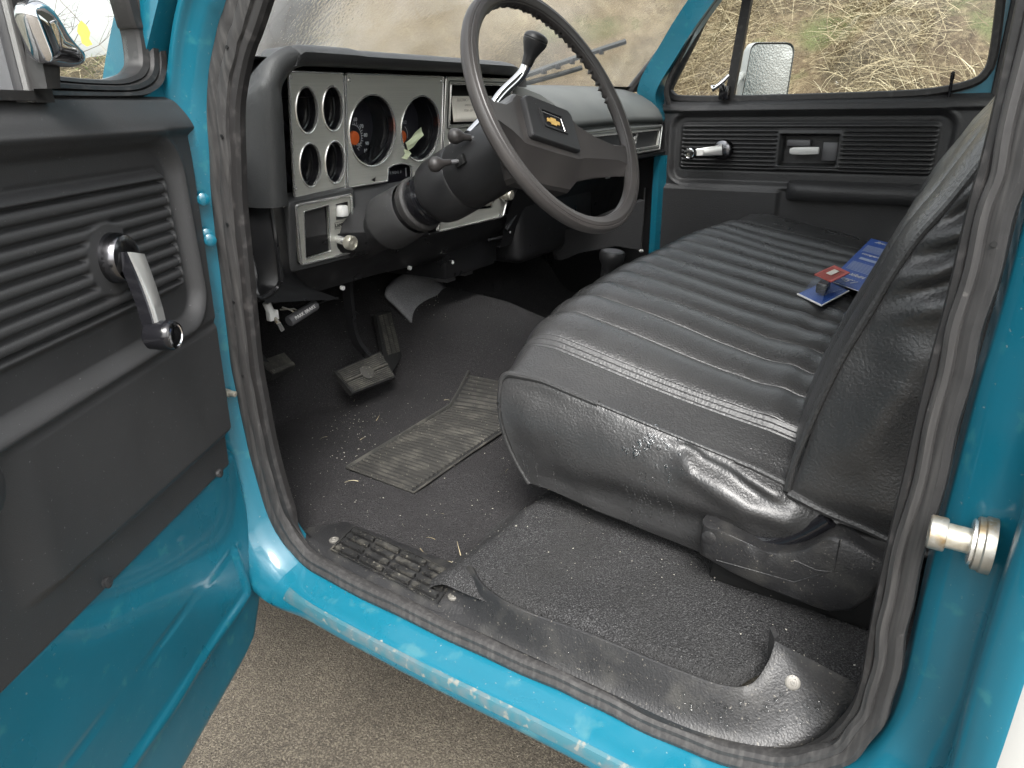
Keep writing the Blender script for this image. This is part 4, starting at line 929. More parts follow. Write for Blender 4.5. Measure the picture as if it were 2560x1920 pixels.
bm = bmesh.new(); grid(bm, [[V(x, y, z) for y, z in ((.862, -.142), (.850, -.147), (.853, -.156), (.90, -.172), (.99, -.20), (1.02, -.26), (1.05, -.36), (1.3, -.30))] for x in np.linspace(1.60, 2.29, 8)]); obj('glovebox_underside', bm, M['dash_black'], dash)

# ---- gauge panels
gp = empty('instrument_panel', (1.2, 1.0, -.05), parent=truck, label='brushed aluminium instrument panel with six round gauges')
SP, FU, RB = (1.092, -.102), (1.241, -.103), .0668
SG = [(.9235, -.0615), (.9855, -.0600), (.9265, -.1545), (.9880, -.1540)]; RSX, RSY = .0255, .0385
b1 = round_poly([(.887, 0), (.887, -.208), (1.0145, -.205), (1.0145, 0)], .005, 3)
dplate('left_gauge_bezel', b1, [[(c[0] + RSX * math.cos(k * math.pi / 20), c[1] + RSY * math.sin(k * math.pi / 20)) for k in range(40)] for c in SG], 0, .004, M['alu'], gp, 'left aluminium plate with four small gauges')
nb = [D2(u, v) for u, v in ((964, 452), (967, 419), (982, 411), (999, 408), (1014, 410), (1024, 415), (1026, 448))]
b2 = round_poly([(1.3165, 0), (1.0205, 0), (1.0205, -.204), nb[0]], [.005, .005, .005, .002], 3) + nb[1:-1] + [nb[-1], (1.3165, -.19)]
trig = [D2(u, v) for u, v in ((923.5, 449.4), (937.6, 440.6), (937.6, 454.7))]
dplate('main_gauge_bezel', b2, [ccl(*SP, RB), ccl(*FU, RB - .001), trig], 0, .004, M['alu'], gp, 'middle aluminium plate with speedometer and fuel gauge')
dplate('arrow_window', trig, [], -.004, -.006, M['gloss_black'], gp)
b3 = round_poly([(1.603, 0), (1.323, 0), (1.321, -.20), (1.603, -.20)], .005, 3)
sl0 = [D2(1123.5, 207)[0], D2(1270, 300)[0], D2(1119, 313)[1], -.0135]
h3 = rrect(sl0[0], sl0[1], sl0[2], sl0[3], .003, 3); h4 = rrect(sl0[0] + .004, sl0[1], -.192, -.126, .003, 3)
dplate('vent_bezel', b3, [h3, h4], 0, .004, M['alu'], gp, 'right aluminium plate with an open slot')
for ol in (b1, b2[:-5] if False else b2, b3): dloop('bezel_edge', ol, .004, .0018, M['silver'], gp)
for ol in (h3, h4): dloop('bezel_edge', ol, .005, .0022, M['silver'], gp); 
dloop('bezel_groove', rrect(sl0[0] - .007, sl0[1] + .007, sl0[2] - .007, sl0[3] + .006, .004, 3), .0045, .0013, M['dash_black'], gp)
for k, hh in enumerate((h3, h4)):                # open boxes behind the slots
    bm = bmesh.new(); d_ = .055
    grid(bm, [[Q2(x, y, 0) for x, y in hh], [Q2(x, y, -d_) for x, y in hh]], closed_v=True)
    f = bm.faces.new([bm.verts.new(Q2(x, y, -d_)) for x, y in hh]); obj('slot_box', bm, M['black'], gp, sharp=None)
def oval(cx, cy, rx, ry, h, n=48): return [Q2(cx + rx * math.cos(2 * math.pi * k / n), cy + ry * math.sin(2 * math.pi * k / n), h) for k in range(n)]
for (cx, cy), rx, ry, dp in [(SP, RB, RB, .050), (FU, RB - .001, RB - .001, .050)] + [(c, RSX, RSY, .040) for c in SG]:
    bm = bmesh.new(); grid(bm, [oval(cx, cy, rx + a, ry + a, h) for h, a in ((.0015, .0012), (.0055, .0014), (.0066, .0002), (.0060, -.0016), (.001, -.0020))], closed_v=True); obj('gauge_ring', bm, M['silver'], gp)
    bm = bmesh.new(); grid(bm, [oval(cx, cy, rx + a, ry + a, h) for h, a in ((.002, -.0018), (-.012, -.003), (-.013, -.0055), (-dp + .010, -.007), (-dp, -.008))], closed_v=True); obj('gauge_cup', bm, M['gloss_black'], gp, sharp=30)
    bm = bmesh.new(); bm.faces.new([bm.verts.new(p) for p in oval(cx, cy, rx + .004, ry + .004, -dp)]); obj('dial_face', bm, M['dial'], gp, sharp=None)
    bm = bmesh.new(); bm.faces.new([bm.verts.new(p) for p in oval(cx, cy, rx - .003, ry - .003, -.010)]); obj('gauge_lens', bm, M['lens'], gp, sharp=None)
hs, hf = D2(884, 345, -.046), D2(1003, 342, -.046)
HD = -.0485
def ring_arc(c, r, a0, a1, wd_, mat_, nm, n=30):
    bm = bmesh.new(); grid(bm, [[Q2(c[0] + (r + o) * math.cos(a), c[1] + (r + o) * math.sin(a), HD) for o in (0, wd_)] for a in np.linspace(R(a0), R(a1), n)]); return obj(nm, bm, mat_, gp, sharp=None)
ring_arc(hs, .0245, 95, -60, .0010, M['print'], 'dial_arc')
bm = bmesh.new()
for k in range(15):
    a = R(88 - k * 10.2); o = .0058 if k % 2 == 0 else .0038
    d = V(math.cos(a), math.sin(a), 0); s = V(-d.y, d.x, 0) * .0006
    bm.faces.new([bm.verts.new(Q2(hs[0] + (d * r + s * g).x, hs[1] + (d * r + s * g).y, HD + .0002)) for r, g in ((.0255, -1), (.0255, 1), (.0255 + o, 1), (.0255 + o, -1))])
obj('dial_ticks', bm, M['print'], gp, sharp=None, kind='stuff')
for s, u, v in (('60', 887.5, 299), ('70', 903.5, 316), ('80', 913.5, 338), ('90', 917, 359), ('100', 915.5, 377)):
    x, y = D2(u, v, HD); text('dial_number', s, .0105, Q2(x, y, HD + .0006), EX, DEz, M['print'], gp)
x, y = D2(887, 362, HD); text('odometer_number', '75 0.M', .0085, Q2(x + .004, y, HD + .0006), EX, DEz, M['print'], gp)
bm = bmesh.new(); lathe(bm, Q2(*hs, HD), DNo, [(.001, .0135), (.006, .0130), (.007, .011)], 28); obj('needle_hub', bm, M['orange'], gp)
bm = bmesh.new(); prism(bm, [Q2(hs[0] + a, hs[1] + b, HD + .003) for a, b in ((-.002, .002), (-.002, -.004), (-.040, -.024), (-.041, -.022))], DNo * .001); obj('needle', bm, M['orange'], gp)
bm = bmesh.new(); lathe(bm, Q2(*hf, HD), DNo, [(.001, .0135), (.006, .0130), (.007, .011)], 28); obj('needle_hub', bm, M['orange'], gp)
x, y = D2(1011, 306, HD); text('dial_number', '1/2', .010, Q2(x, y, HD + .0006), EX, DEz, M['print'], gp)
ring_arc(hf, .024, 55, -10, .0012, M['print'], 'dial_arc', 14)
q3 = D2(756, 421, -.044); bm = bmesh.new(); grid(bm, [[Q2(q3[0] + (.017 + o) * math.cos(a), q3[1] + (.017 + o) * math.sin(a), -.043) for o in (0, .0015)] for a in np.linspace(R(60), R(-70), 14)]); obj('dial_arc', bm, M['print'], gp, sharp=None)
for u, v in ((747, 289), (752, 285)): pass
qn = D2(751, 279, -.043); bm = bmesh.new(); prism(bm, [Q2(qn[0] + a, qn[1] + b, -.043) for a, b in ((0, 0), (.016, .006), (.016, .008), (0, .002))], DNo * .001); obj('needle', bm, M['orange'], gp)
for u, v in ((723, 191), (735, 470), (869, 199), (1100, 202)):
    x, y = D2(u, v); screw(Q2(x, y, .004), DNo, .0042, M['silver'], gp, 'bezel_screw')
# gear position window over the column
nbp = [D2(u, v, -.03) for u, v in ((950, 470), (955, 405), (1000, 395), (1040, 400), (1045, 470))]
dplate('gear_indicator', nbp, [], -.030, -.032, M['dial'], gp)
for k, s in enumerate(('P', 'R', 'N', 'D', 'L', '1')):
    x, y = D2(969 + k * 6.6, 433 - k * .7, -.029); text('gear_letter', s, .009, Q2(x, y, -.0288), EX, DEz, M['print'], gp)
x, y = D2(1014, 427, -.028); bm = bmesh.new(); box(bm, Q2(x, y, -.027) - V(.0012, .001, .012), Q2(x, y, -.027) + V(.0012, .001, .006)); obj('gear_pointer', bm, M['print'], gp)

# ---- headlight switch panel
hp = empty('light_switch_panel', (.95, 1.0, -.2), parent=truck, label='aluminium headlight switch panel low on the left of the dash')
o_ = [(.858, -.209), (.852, -.340), (1.030, -.340), (1.026, -.200)]
hb_ = round_poly(o_, .012, 4)
hl = round_poly([D2(u, v, .020) for u, v in ((739, 514), (752, 662), (886, 629), (878, 486))], .006, 4)
bm = bmesh.new(); rows = [[Q2(x, y, -.03) for x, y in hb_], [Q2(x, y, .010) for x, y in hb_]]
cx_ = sum(p[0] for p in hb_) / len(hb_); cy_ = sum(p[1] for p in hb_) / len(hb_)
rows.append([Q2(cx_ + (x - cx_) * .985, cy_ + (y - cy_) * .985, .016) for x, y in hb_]); rows.append([Q2(cx_ + (x - cx_) * .95, cy_ + (y - cy_) * .95, .0195) for x, y in hb_])
rows.append([Q2(cx_ + (x - cx_) * .80, cy_ + (y - cy_) * .80, .0195) for x, y in hb_])
grid(bm, rows, closed_v=True); obj('switch_surround', bm, M['pad'], hp, sharp=50)
dloop('bezel_edge', hl, .0205, .0026, M['silver'], hp)
pk = round_poly([D2(u, v, .012) for u, v in ((752, 527), (757, 646), (819, 626), (815, 510))], .003, 3)
sw = [D2(u, v, .012) for u, v in ((832, 509), (833, 550), (864, 542), (863, 502))]
kh = D2(850, 604, .012); khc = ccl(kh[0], kh[1], .0165, 26)
inn = [(cx_ + (x - cx_) * .985, cy_ + (y - cy_) * .985) for x, y in hl]
dplate('switch_bezel', inn, [pk, sw, khc], .0195, .0120, M['alu'], hp)
for ol, dd, mt in ((pk, .045, M['gloss_black']), (sw, .02, M['wheel']), (khc, .03, M['black'])):
    bm = bmesh.new(); grid(bm, [[Q2(x, y, .018) for x, y in ol], [Q2(x, y, .012 - dd) for x, y in ol]], closed_v=True); bm.faces.new([bm.verts.new(Q2(x, y, .012 - dd)) for x, y in ol]); obj('switch_recess', bm, mt, hp, sharp=None)
dloop('recess_edge', pk, .0195, .0012, M['silver'], hp)
bm = bmesh.new(); grid(bm, [[Q2(*D2(u, v, -.01), -.015), Q2(*D2(u2, v2, -.01), .008)] for (u, v), (u2, v2) in (((783, 518), (800, 512)), ((811, 632), (820, 626)))]); obj('recess_flap', bm, M['gloss_black'], hp)
q = Q2(*D2(806, 616, 0), 0); bm = bmesh.new(); lathe(bm, q, V(-1, -.2, 0), [(0, .010), (.003, .010), (.004, .007)], 20); obj('recess_socket', bm, M['steel'], hp)
qa = Q2(*D2(862, 529, .03), .022); bm = bmesh.new(); box(bm, qa - V(.0085, .010, .0105), qa + V(.0085, .012, .0105), .0025); obj('dome_switch', bm, M['white_plastic'], hp)
x, y = D2(848, 563, .02); text('lamp_lettering', 'LAMP', .0085, Q2(x, y, .0202), EX, DEz, M['black'], hp); dloop('lamp_mark', [(x - .011, y - .006), (x + .011, y - .006), (x + .011, y + .006), (x - .011, y + .006)], .0198, .0004, M['black'], hp)
kq = Q2(kh[0], kh[1] - .002, 0); kend = Q2(*D2(884, 609, .060), .060)
ax = (kend - kq).normalized(); L_ = (kend - kq).length; ax = DNo
k0 = kend - DNo * .06
bm = bmesh.new(); lathe(bm, k0, DNo, [(-.02, .0085), (.044, .0080), (.046, .010)], 20); kn = obj('light_knob', bm, M['silver'], hp, 'pull-out metal light knob')
bm = bmesh.new(); lathe(bm, k0 + DNo * .043, DNo, [(0, .009), (.002, .0135), (.006, .0142), (.013, .0142), (.016, .0128), (.0165, .0095), (.0155, .009), (.016, .006), (.0155, .0055), (.017, .003)], 28); obj('light_knob_head', bm, M['knob'], hp)

# ---- radio panel
rp_ = empty('radio_panel', (1.45, 1.0, -.25), parent=truck, label='aluminium radio panel below the steering column')
ro = round_poly([D2(u, v, .006) for u, v in ((1111, 490), (1094, 579), (1257, 541), (1281, 449))], [.004, .008, .008, .004], 4)
ri = round_poly([D2(u, v, .006) for u, v in ((1136, 470), (1133, 532), (1232, 520), (1236, 452))], .004, 3)
dplate('radio_bezel', ro, [ri], .0, .005, M['alu'], rp_); dloop('bezel_edge', ro, .006, .0026, M['silver'], rp_)
bm = bmesh.new(); grid(bm, [[Q2(x, y, 0.004) for x, y in ri], [Q2(x, y, -.015) for x, y in ri]], closed_v=True); bm.faces.new([bm.verts.new(Q2(x, y, -.015)) for x, y in ri]); obj('radio_face', bm, M['gloss_black'], rp_, sharp=None)
for k in range(5):
    u, v = 1222 - k * 16.2, 511 + k * 2.3; x, y = D2(u, v, .006); bm = bmesh.new(); q = Q2(x, y, 0); box(bm, q - V(.0115, .008, .0042), q + V(.0115, .012, .0042), .0015); obj('radio_button', bm, M['steel'], rp_)
x, y = D2(1208, 490, 0); bm = bmesh.new(); q = Q2(x, y, -.012); box(bm, q - V(.03, .003, .014), q + V(.022, .003, .013), .002); obj('radio_display', bm, M['silver'], rp_)
bm = bmesh.new(); box(bm, q + V(-.028, -.006, -.010), q + V(.018, .0, .010), .001); obj('radio_dial', bm, M['gloss_black'], rp_)
x, y = D2(1256, 484, .008); kq = Q2(x, y, .005)
bm = bmesh.new(); lathe(bm, kq, DNo, [(0, .0155), (.010, .0152), (.011, .0128), (.013, .0126), (.014, .0148), (.022, .0146), (.023, .013), (.030, .0130), (.032, .0115), (.0325, .004)], 28); obj('radio_knob', bm, M['knob'], rp_)
bm = bmesh.new(); box(bm, kq + V(-.004, -.012, -.020), kq + V(.006, -.004, -.014), .001); obj('knob_tab', bm, M['silver'], rp_)
x, y = D2(1249, 538, .006); screw(Q2(x, y, .006), DNo, .0045, M['chrome'], rp_, 'bezel_screw')

# ---- lower dash: grained panel, smooth knee panel, steel underside, left end
ld = empty('lower_dash', (1.2, 1.02, -.25), parent=truck, label='satin black lower dash with pale screws')
def pxp(L, h): return [Q2(*D2(u, v, h), h) for u, v in L]
top_ = [(.872, -.212), (1.03, -.207), (1.33, -.205), (1.62, -.203)]
seam = [D2(u, v, .004) for u, v in ((740, 600), (889, 563), (946, 548), (1000, 526), (1110, 500), (1290, 450))]
bm = bmesh.new(); grid(bm, [[Q2(x, -.2085, -.004), Q2(x, -.214, .003), Q2(x, -.222, .006), Q2(x, -.25, .006 + .03 * math.exp(-((x - 1.075) / .075) ** 2)), Q2(x, -.285 + .0 * x, .004 + .052 * math.exp(-((x - 1.075) / .085) ** 2)), Q2(x, -.288, -.004)] for x in np.linspace(.872, 1.262, 16)]); obj('knee_pad', bm, M['trim'], ld)
cr_ = D2(885, 639, .006)[1]
bm = bmesh.new(); rows = []
for x in np.linspace(.855, 1.62, 30):
    b_ = .055 * math.exp(-((x - 1.075) / .085) ** 2)
    lo_ = -.335 if x > 1.262 else 0.
    rows.append([Q2(x, min(lo_, -.2825), -.002), Q2(x, min(lo_, -.2845), .005 + b_), Q2(x, min(lo_, -.30), .0065 + b_), Q2(x, min(lo_, -.32), .0065 + b_ * .8), Q2(x, cr_ + .006, .0062 + b_ * .45), Q2(x, cr_, .003 + b_ * .3), Q2(x, cr_ - .004, .0 + b_ * .25), Q2(x, cr_ - .03, -.006), Q2(x, -.395, -.022 - .008 * math.sin((x - .86) * 9)), Q2(x, -.412 - .012 * float(sst(1.1, 1.4, x)), -.034), Q2(x, -.415 - .012 * float(sst(1.1, 1.4, x)), -.045), Q2(x, -.40, -.06)])
grid(bm, rows); obj('knee_panel', bm, M['dash_black'], ld, sharp=40)
def bolt(u, v, h, r=.0042, mat_='white_plastic'):
    x, y = D2(u, v, h); bm = bmesh.new(); lathe(bm, Q2(x, y, h), DNo, [(-.004, r), (.002, r), (.0035, r * .6)], 12); obj('screw', bm, M[mat_], ld)
for u, v in ((910, 592), (944, 584)): bolt(u, v, .006)
for u, v in ((857, 720), (1025, 670), (1131, 656)): bolt(u, v, -.020, .0048)
# left end of the lower dash: pressed steel with a crease, seen beside the seal
V_ = {}
def vp(n, u, v, y): V_[n] = P(u, v, y=y)
L0 = [P(u, v, y=1.06) for u, v in ((586, 528), (590, 600), (592, 690), (598, 762))]
L1 = [P(u, v, y=.992) for u, v in ((676, 515), (684, 600), (699, 700), (660, 752))]
L2 = [P(u, v, y=.990) for u, v in ((683, 515), (692, 600), (708, 704), (668, 757))]
L3 = [P(u, v, y=1.05) for u, v in ((738, 510), (744, 600), (752, 700), (850, 748))]
bm = bmesh.new(); cols = [L0, L1, L2, L3]
cols = [smooth_path(c, 5) for c in cols]
rows = []
for i in range(len(cols[0])):
    rows.append([c[i] for c in cols])
grid(bm, rows); obj('dash_end_panel', bm, M['dash_black'], ld, 'glossy black pressed steel at the driver end of the dash', sharp=50)
bm = bmesh.new(); tube(bm, smooth_path([P(628, 640, y=1.02), P(640, 690, y=1.0), P(648, 745, y=.99), P(690, 722, y=.99), P(702, 702, y=.985)], 5), .0045, 6); tube(bm, smooth_path([P(676, 512, y=.99), P(690, 600, y=.986), P(702, 702, y=.985)], 5), .004, 6); obj('pressed_crease', bm, M['dash_black'], ld)
bm = bmesh.new(); q = P(708, 514, y=.985); lathe(bm, q, (0, -1, 0), [(0, .003), (.004, .0015)], 8); obj('screw', bm, M['white_plastic'], ld)
# dark parts under the dash
bm = bmesh.new(); box(bm, (1.38, 1.07, -.41), (1.62, 1.30, -.16), .012); obj('heater_duct', bm, M['dash_black'], ld)
bm = bmesh.new(); box(bm, (1.66, 1.02, -.42), (2.12, 1.40, -.20), .03, 3); obj('heater_box', bm, M['dash_black'], ld)
for a_ in ((1115, 655), (1160, 640)):
    q = P(*a_, y=1.16); bm = bmesh.new(); box(bm, q + V(-.012, -.01, -.055), q + V(.028, .03, .03), .003); obj('duct_outlet', bm, M['grey_plastic'], ld)
q = P(1180, 665, y=1.2); bm = bmesh.new(); box(bm, q + V(-.02, .01, -.01), q + V(.03, .02, .03), .003); obj('bracket', bm, M['wheel'], ld)
for (u, v) in ((1274, 580), (1304, 571), (1349, 562)): q = P(u, v, y=1.04); bm = bmesh.new(); lathe(bm, q, (0, -1, 0), [(-.01, .004), (.003, .003)], 8); obj('screw', bm, M['white_plastic'], ld)
bm = bmesh.new(); tube(bm, [P(1222, 600, y=1.05), P(1290, 585, y=1.05), P(1360, 560, y=1.05)], .004, 6); obj('support_strip', bm, M['dash_black'], ld)
for pts_, mat_ in (([(1265, 575), (1310, 500), (1320, 440)], 'dash_black'), ([(1330, 530), (1400, 450), (1420, 430)], 'dash_black')):
    bm = bmesh.new(); tube(bm, smooth_path([P(u, v, y=1.03) for u, v in pts_], 5), .005, 6); obj('duct_seam', bm, M[mat_], ld)
q = P(1510, 438, y=.98); bm = bmesh.new(); lathe(bm, q, (.2, -1, .1), [(-.02, .004), (.004, .004), (.006, .012), (.018, .011), (.020, .006)], 14); obj('glovebox_knob', bm, M['white_plastic'], ld)
for (u, v) in ((1442, 611), (1598, 549), (1604, 627)): q = P(u, v, x=1.95 if u < 1500 else 2.22); bm = bmesh.new(); lathe(bm, q, (-.6, -.8, .2), [(-.008, .0055), (.004, .005), (.008, .002)], 10); obj('trim_clip', bm, M['white_plastic'], ld)
bm = bmesh.new(); kp_ = [P(u, v, x=1.92) for u, v in ((1378, 590), (1395, 650), (1402, 652), (1450, 632), (1540, 615), (1600, 625), (1612, 500))]
prism(bm, kp_, (.012, .02, 0)); obj('far_kick_trim', bm, M['trim_clean'], ld)
bm = bmesh.new(); tube(bm, [P(1612, 470, x=2.24), P(1606, 560, x=2.24), P(1603, 632, x=2.24)], .0035, 6); obj('kick_trim_edge', bm, M['rubber'], ld)
bm = bmesh.new(); prism(bm, [V(2.262, .858, -.16), V(2.262, .858, -.62), V(2.30, .846, -.62), V(2.30, .846, -.16)], (0, .02, 0)); obj('far_jamb', bm, M['paint'], ld)

# ================================================================== steering column and wheel
CH = V(1.040, .580, -.030); CA = V(.02, .293, -.14).normalized()
colm = empty('steering_column', tuple(CH), parent=truck, label='satin black steering column with levers')
def clathe(name, prof, mat, par=colm, seg=44, sharp=30):
    bm = bmesh.new(); lathe(bm, CH, CA, prof, seg); return obj(name, bm, mat, par, sharp=sharp)
clathe('upper_shroud', [(.03, .040), (.040, .052), (.060, .0575), (.10, .0595), (.150, .0603), (.1945, .0606), (.1965, .0595)], M['column'])
clathe('lower_shroud', [(.1950, .0575), (.1975, .0595), (.200, .0606), (.245, .0612), (.262, .0605), (.274, .0575), (.280, .052), (.281, .044)], M['column'])
clathe('column_boot', [(.272, .046), (.284, .0475), (.288, .0490), (.292, .0475), (.296, .0492), (.300, .0478), (.306, .0485), (.316, .0475), (.320, .046)], M['gloss_black'])
clathe('boot_ring', [(.318, .043), (.319, .0495), (.323, .0525), (.333, .0530), (.339, .0505), (.341, .044)], M['rubber'])
clathe('column_tube', [(.33, .040), (.36, .042), (.40, .042), (.62, .040)], M['column'])
bm = bmesh.new(); a_, b_c, c_c = frame_of(CA); rows = []
for k in range(60):
    an = 2 * math.pi * k / 60; dv = b_c * math.cos(an) + c_c * math.sin(an)
    rows.append([CH + CA * h + dv * r for h, r in ((.372, .048), (.352, .0490), (.349, .0502), (.352, .0518), (.370, .0535), (.390, .0550), (.410, .0560), (.425, .0555))])
grid(bm, rows, closed_u=True); obj('column_cover', bm, M['trim'], colm, 'flared grained cover where the column meets the dash', sharp=30)
for u0, v0, x0, u1, v1, x1, nm in ((1086, 411, .955, 1156, 401, .990, 'turn_signal_lever'), (1136, 340, .985, 1229, 350, 1.020, 'tilt_lever')):
    a, b = P(u0, v0, x=x0), P(u1, v1, x=x1); d = (b - a).normalized()
    bm = bmesh.new(); tube(bm, [a + d * .012, a.lerp(b, .6), b + d * .02], .0036, 8); lv = obj(nm, bm, M['steel_dark'] if 'steel_dark' in M else M['grey_plastic'], colm)
    bm = bmesh.new(); lathe(bm, a - d * .011, d, [(0, .002), (.001, .006), (.004, .0105), (.010, .0128), (.017, .0122), (.023, .0085), (.027, .006), (.038, .0048), (.040, .003)], 20); obj('lever_knob', bm, M['wheel'], lv)
    bm = bmesh.new(); q = b - d * .004; box(bm, V(-.011, -.004, -.0085), V(.011, .004, .0085), .002, M=Matrix.Translation(q) @ CA.to_track_quat('X', 'Z').to_matrix().to_4x4()); obj('lever_slot', bm, M['black'], lv)
# gear lever
pts = [P(1172, 338, y=.735), P(1212, 294, y=.735), P(1253, 237, y=.725), P(1291, 200, y=.715), P(1309, 178, y=.708), P(1322, 150, y=.70)]
bm = bmesh.new(); tube(bm, smooth_path(pts, 6), .0092, 12); gl = obj('gear_lever', bm, M['chrome'], colm, 'bent chrome gear lever with a black knob')
a, b = P(1316, 164, y=.703), P(1344, 86, y=.685); d = (b - a); L_ = d.length; d.normalize()
bm = bmesh.new(); lathe(bm, a, d, [(0, .0085), (.001, .0098), (L_ * .3, .0115), (L_ * .52, .0165), (L_ * .68, .0208), (L_ * .80, .0222), (L_ * .83, .0212), (L_ * .85, .0222), (L_ * .93, .0212), (L_ * 1.0, .0175), (L_ * 1.05, .011), (L_ * 1.07, .003)], 24); obj('gear_knob', bm, M['column'], gl)
bm = bmesh.new(); q = P(1180, 332, y=.745); lathe(bm, q + V(-.01, 0, -.012), (q - (q + V(-.01, 0, -.012))), [(-.02, .016), (.01, .013), (.016, .009)], 16); obj('lever_boss', bm, M['column'], gl)

WC = V(1.042, .565, -.011); WN = V(-.058, -.88, .472).normalized(); E1 = V(.998, -.066, 0).normalized(); E2 = E1.cross(WN) * -1
if E2.z < 0: E2 = -E2
th = R(16); F1 = E1 * math.cos(th) - E2 * math.sin(th); F2 = E1 * math.sin(th) + E2 * math.cos(th)
def WPt(x, y, h=0.): return WC + F1 * x + F2 * y + WN * h
def WPX(u, v, h):
    r = Vector(ray(u, v).tolist()); o = WC + WN * h; return r * (o.dot(WN) / r.dot(WN))
sw_ = empty('steering_wheel', tuple(WC), parent=truck, label='large two-spoke dark grey steering wheel')
bm = bmesh.new(); rows = []; NS = 240; RM = .1895
for k in range(NS):
    an = 2 * math.pi * k / NS; er = F1 * math.cos(an) + F2 * math.sin(an)
    deg = math.degrees(an); arc = float(sst(18, 24, deg) * sst(162, 156, deg))
    bump = .0022 * arc * math.sin(deg / 3.6 * 2 * math.pi) ** 1
    prof = [(.0135, 0), (.0130, .0045), (.0105, .0085), (.0070, .0102), (.0058, .0094), (.0046, .0106), (0, .0118), (-.0060, .0104), (-.0098, .0075), (-.0104, .0058), (-.0118, .0048), (-.0130, 0), (-.0122 - bump, -.0055), (-.0085 - bump, -.0098 - bump), (-.002, -.0122 - bump), (.005, -.0112), (.0105, -.008), (.0130, -.0042)]
    rows.append([WC + er * (RM + a) + WN * h for a, h in prof])
grid(bm, rows, closed_u=True, closed_v=True); obj('wheel_rim', bm, M['wheel'], sw_, 'thick wheel rim with finger grips', sharp=26)
def spoke_sec(x, yt, yb, ht, dep, bev):         # cross-section of the hub bar, y over h
    return [WPt(x, yt + .004, ht - dep), WPt(x, yt + .003, ht - .012), WPt(x, yt, ht - .004), WPt(x, yt - .004, ht), WPt(x, yb + bev + .003, ht), WPt(x, yb + bev, ht - .003), WPt(x, yb + .003, ht - dep * .5), WPt(x, yb, ht - dep * .62), WPt(x, yb + .004, ht - dep)]
secs = []
for x, yt, yb, ht, dep, bev in ((-.184, -.014, -.078, .002, .012, .016), (-.168, -.018, -.074, .001, .016, .016), (-.150, -.018, -.074, -.004, .026, .020), (-.110, -.004, -.078, -.016, .036, .026), (-.085, .012, -.086, -.0225, .045, .030), (-.076, .022, -.096, -.0245, .055, .036), (-.066, .030, -.100, -.0255, .060, .040),
                                (0, .034, -.100, -.0255, .062, .040), (.060, .030, -.098, -.0255, .060, .040), (.069, .024, -.090, -.0245, .055, .034), (.078, .012, -.080, -.0225, .045, .026), (.110, -.004, -.074, -.015, .036, .022), (.150, -.018, -.072, -.004, .026, .020), (.168, -.018, -.074, .001, .016, .016), (.184, -.014, -.078, .002, .012, .016)):
    secs.append(spoke_sec(x, yt, yb, ht, dep, bev))
bm = bmesh.new(); vv = grid(bm, secs, closed_v=True); bm.faces.new(vv[0]); bm.faces.new(vv[-1]); obj('wheel_spokes', bm, M['wheel'], sw_, 'broad hub bar forming two spokes', sharp=22)
po = round_poly([(-.0625, -.046), (.062, -.046), (.060, .020), (.052, .0265), (-.050, .0265), (-.0605, .020)], [.006, .006, .003, .003, .003, .003], 4)
bm = bmesh.new(); cxp, cyp = 0, -.01
rows = [[WPt(cxp + (x - cxp) * k, cyp + (y - cyp) * k, h) for x, y in po] for k, h in ((1.02, -.029), (1.02, -.0265), (1.0, -.0265), (1., -.020), (.985, -.0175), (.95, -.0160), (.7, -.0155))]
vv = grid(bm, rows, closed_v=True); bm.faces.new(vv[-1]); hpad = obj('horn_pad', bm, M['column'], sw_, 'black horn pad with a gold emblem', sharp=24)
bc = [WPX(u, v, -.0150) for u, v in ((1349.7, 270.6), (1402, 291), (1418, 333), (1363, 313))]
c_ = sum(bc, V(0, 0, 0)) / 4; bx, by = (bc[1] - bc[0] + bc[2] - bc[3]) / 4, (bc[0] - bc[3] + bc[1] - bc[2]) / 4
def BP(a, b, h): return c_ + bx * a + by * b + WN * h
bm = bmesh.new(); ro_ = rrect(-1.1, 1.1, -1.15, 1.12, .1, 3); ri_ = rrect(-.95, .95, -.92, .90, .08, 3)
plate(bm, [BP(a, b, -.0008) for a, b in ro_], [[BP(a, b, -.0008) for a, b in ri_]], WN * .0026); obj('badge_frame', bm, M['column'], hpad)
bm = bmesh.new(); prism(bm, [BP(a, b, -.0005) for a, b in ri_], WN * .0008); obj('badge_ground', bm, M['gloss_black'], hpad)
bm = bmesh.new(); tube(bm, [BP(-.93, .62, .0008), BP(.80, .62, .0008), BP(.82, .58, .0008), BP(.80, -.9, .0008)], .0006, 5, up=WN); obj('badge_line', bm, M['silver'], hpad)
bt = [(-1, .5), (-.42, .5), (-.38, 1), (.46, 1), (.42, .5), (1, .5), (.94, -.5), (.36, -.5), (.32, -1), (-.52, -1), (-.48, -.5), (-1.06, -.5)]
bm = bmesh.new(); prism(bm, [BP(-.06 + a * .56, -.18 + b * .42, .0004) for a, b in bt], WN * .0012); obj('badge_emblem', bm, M['gold'], hpad)

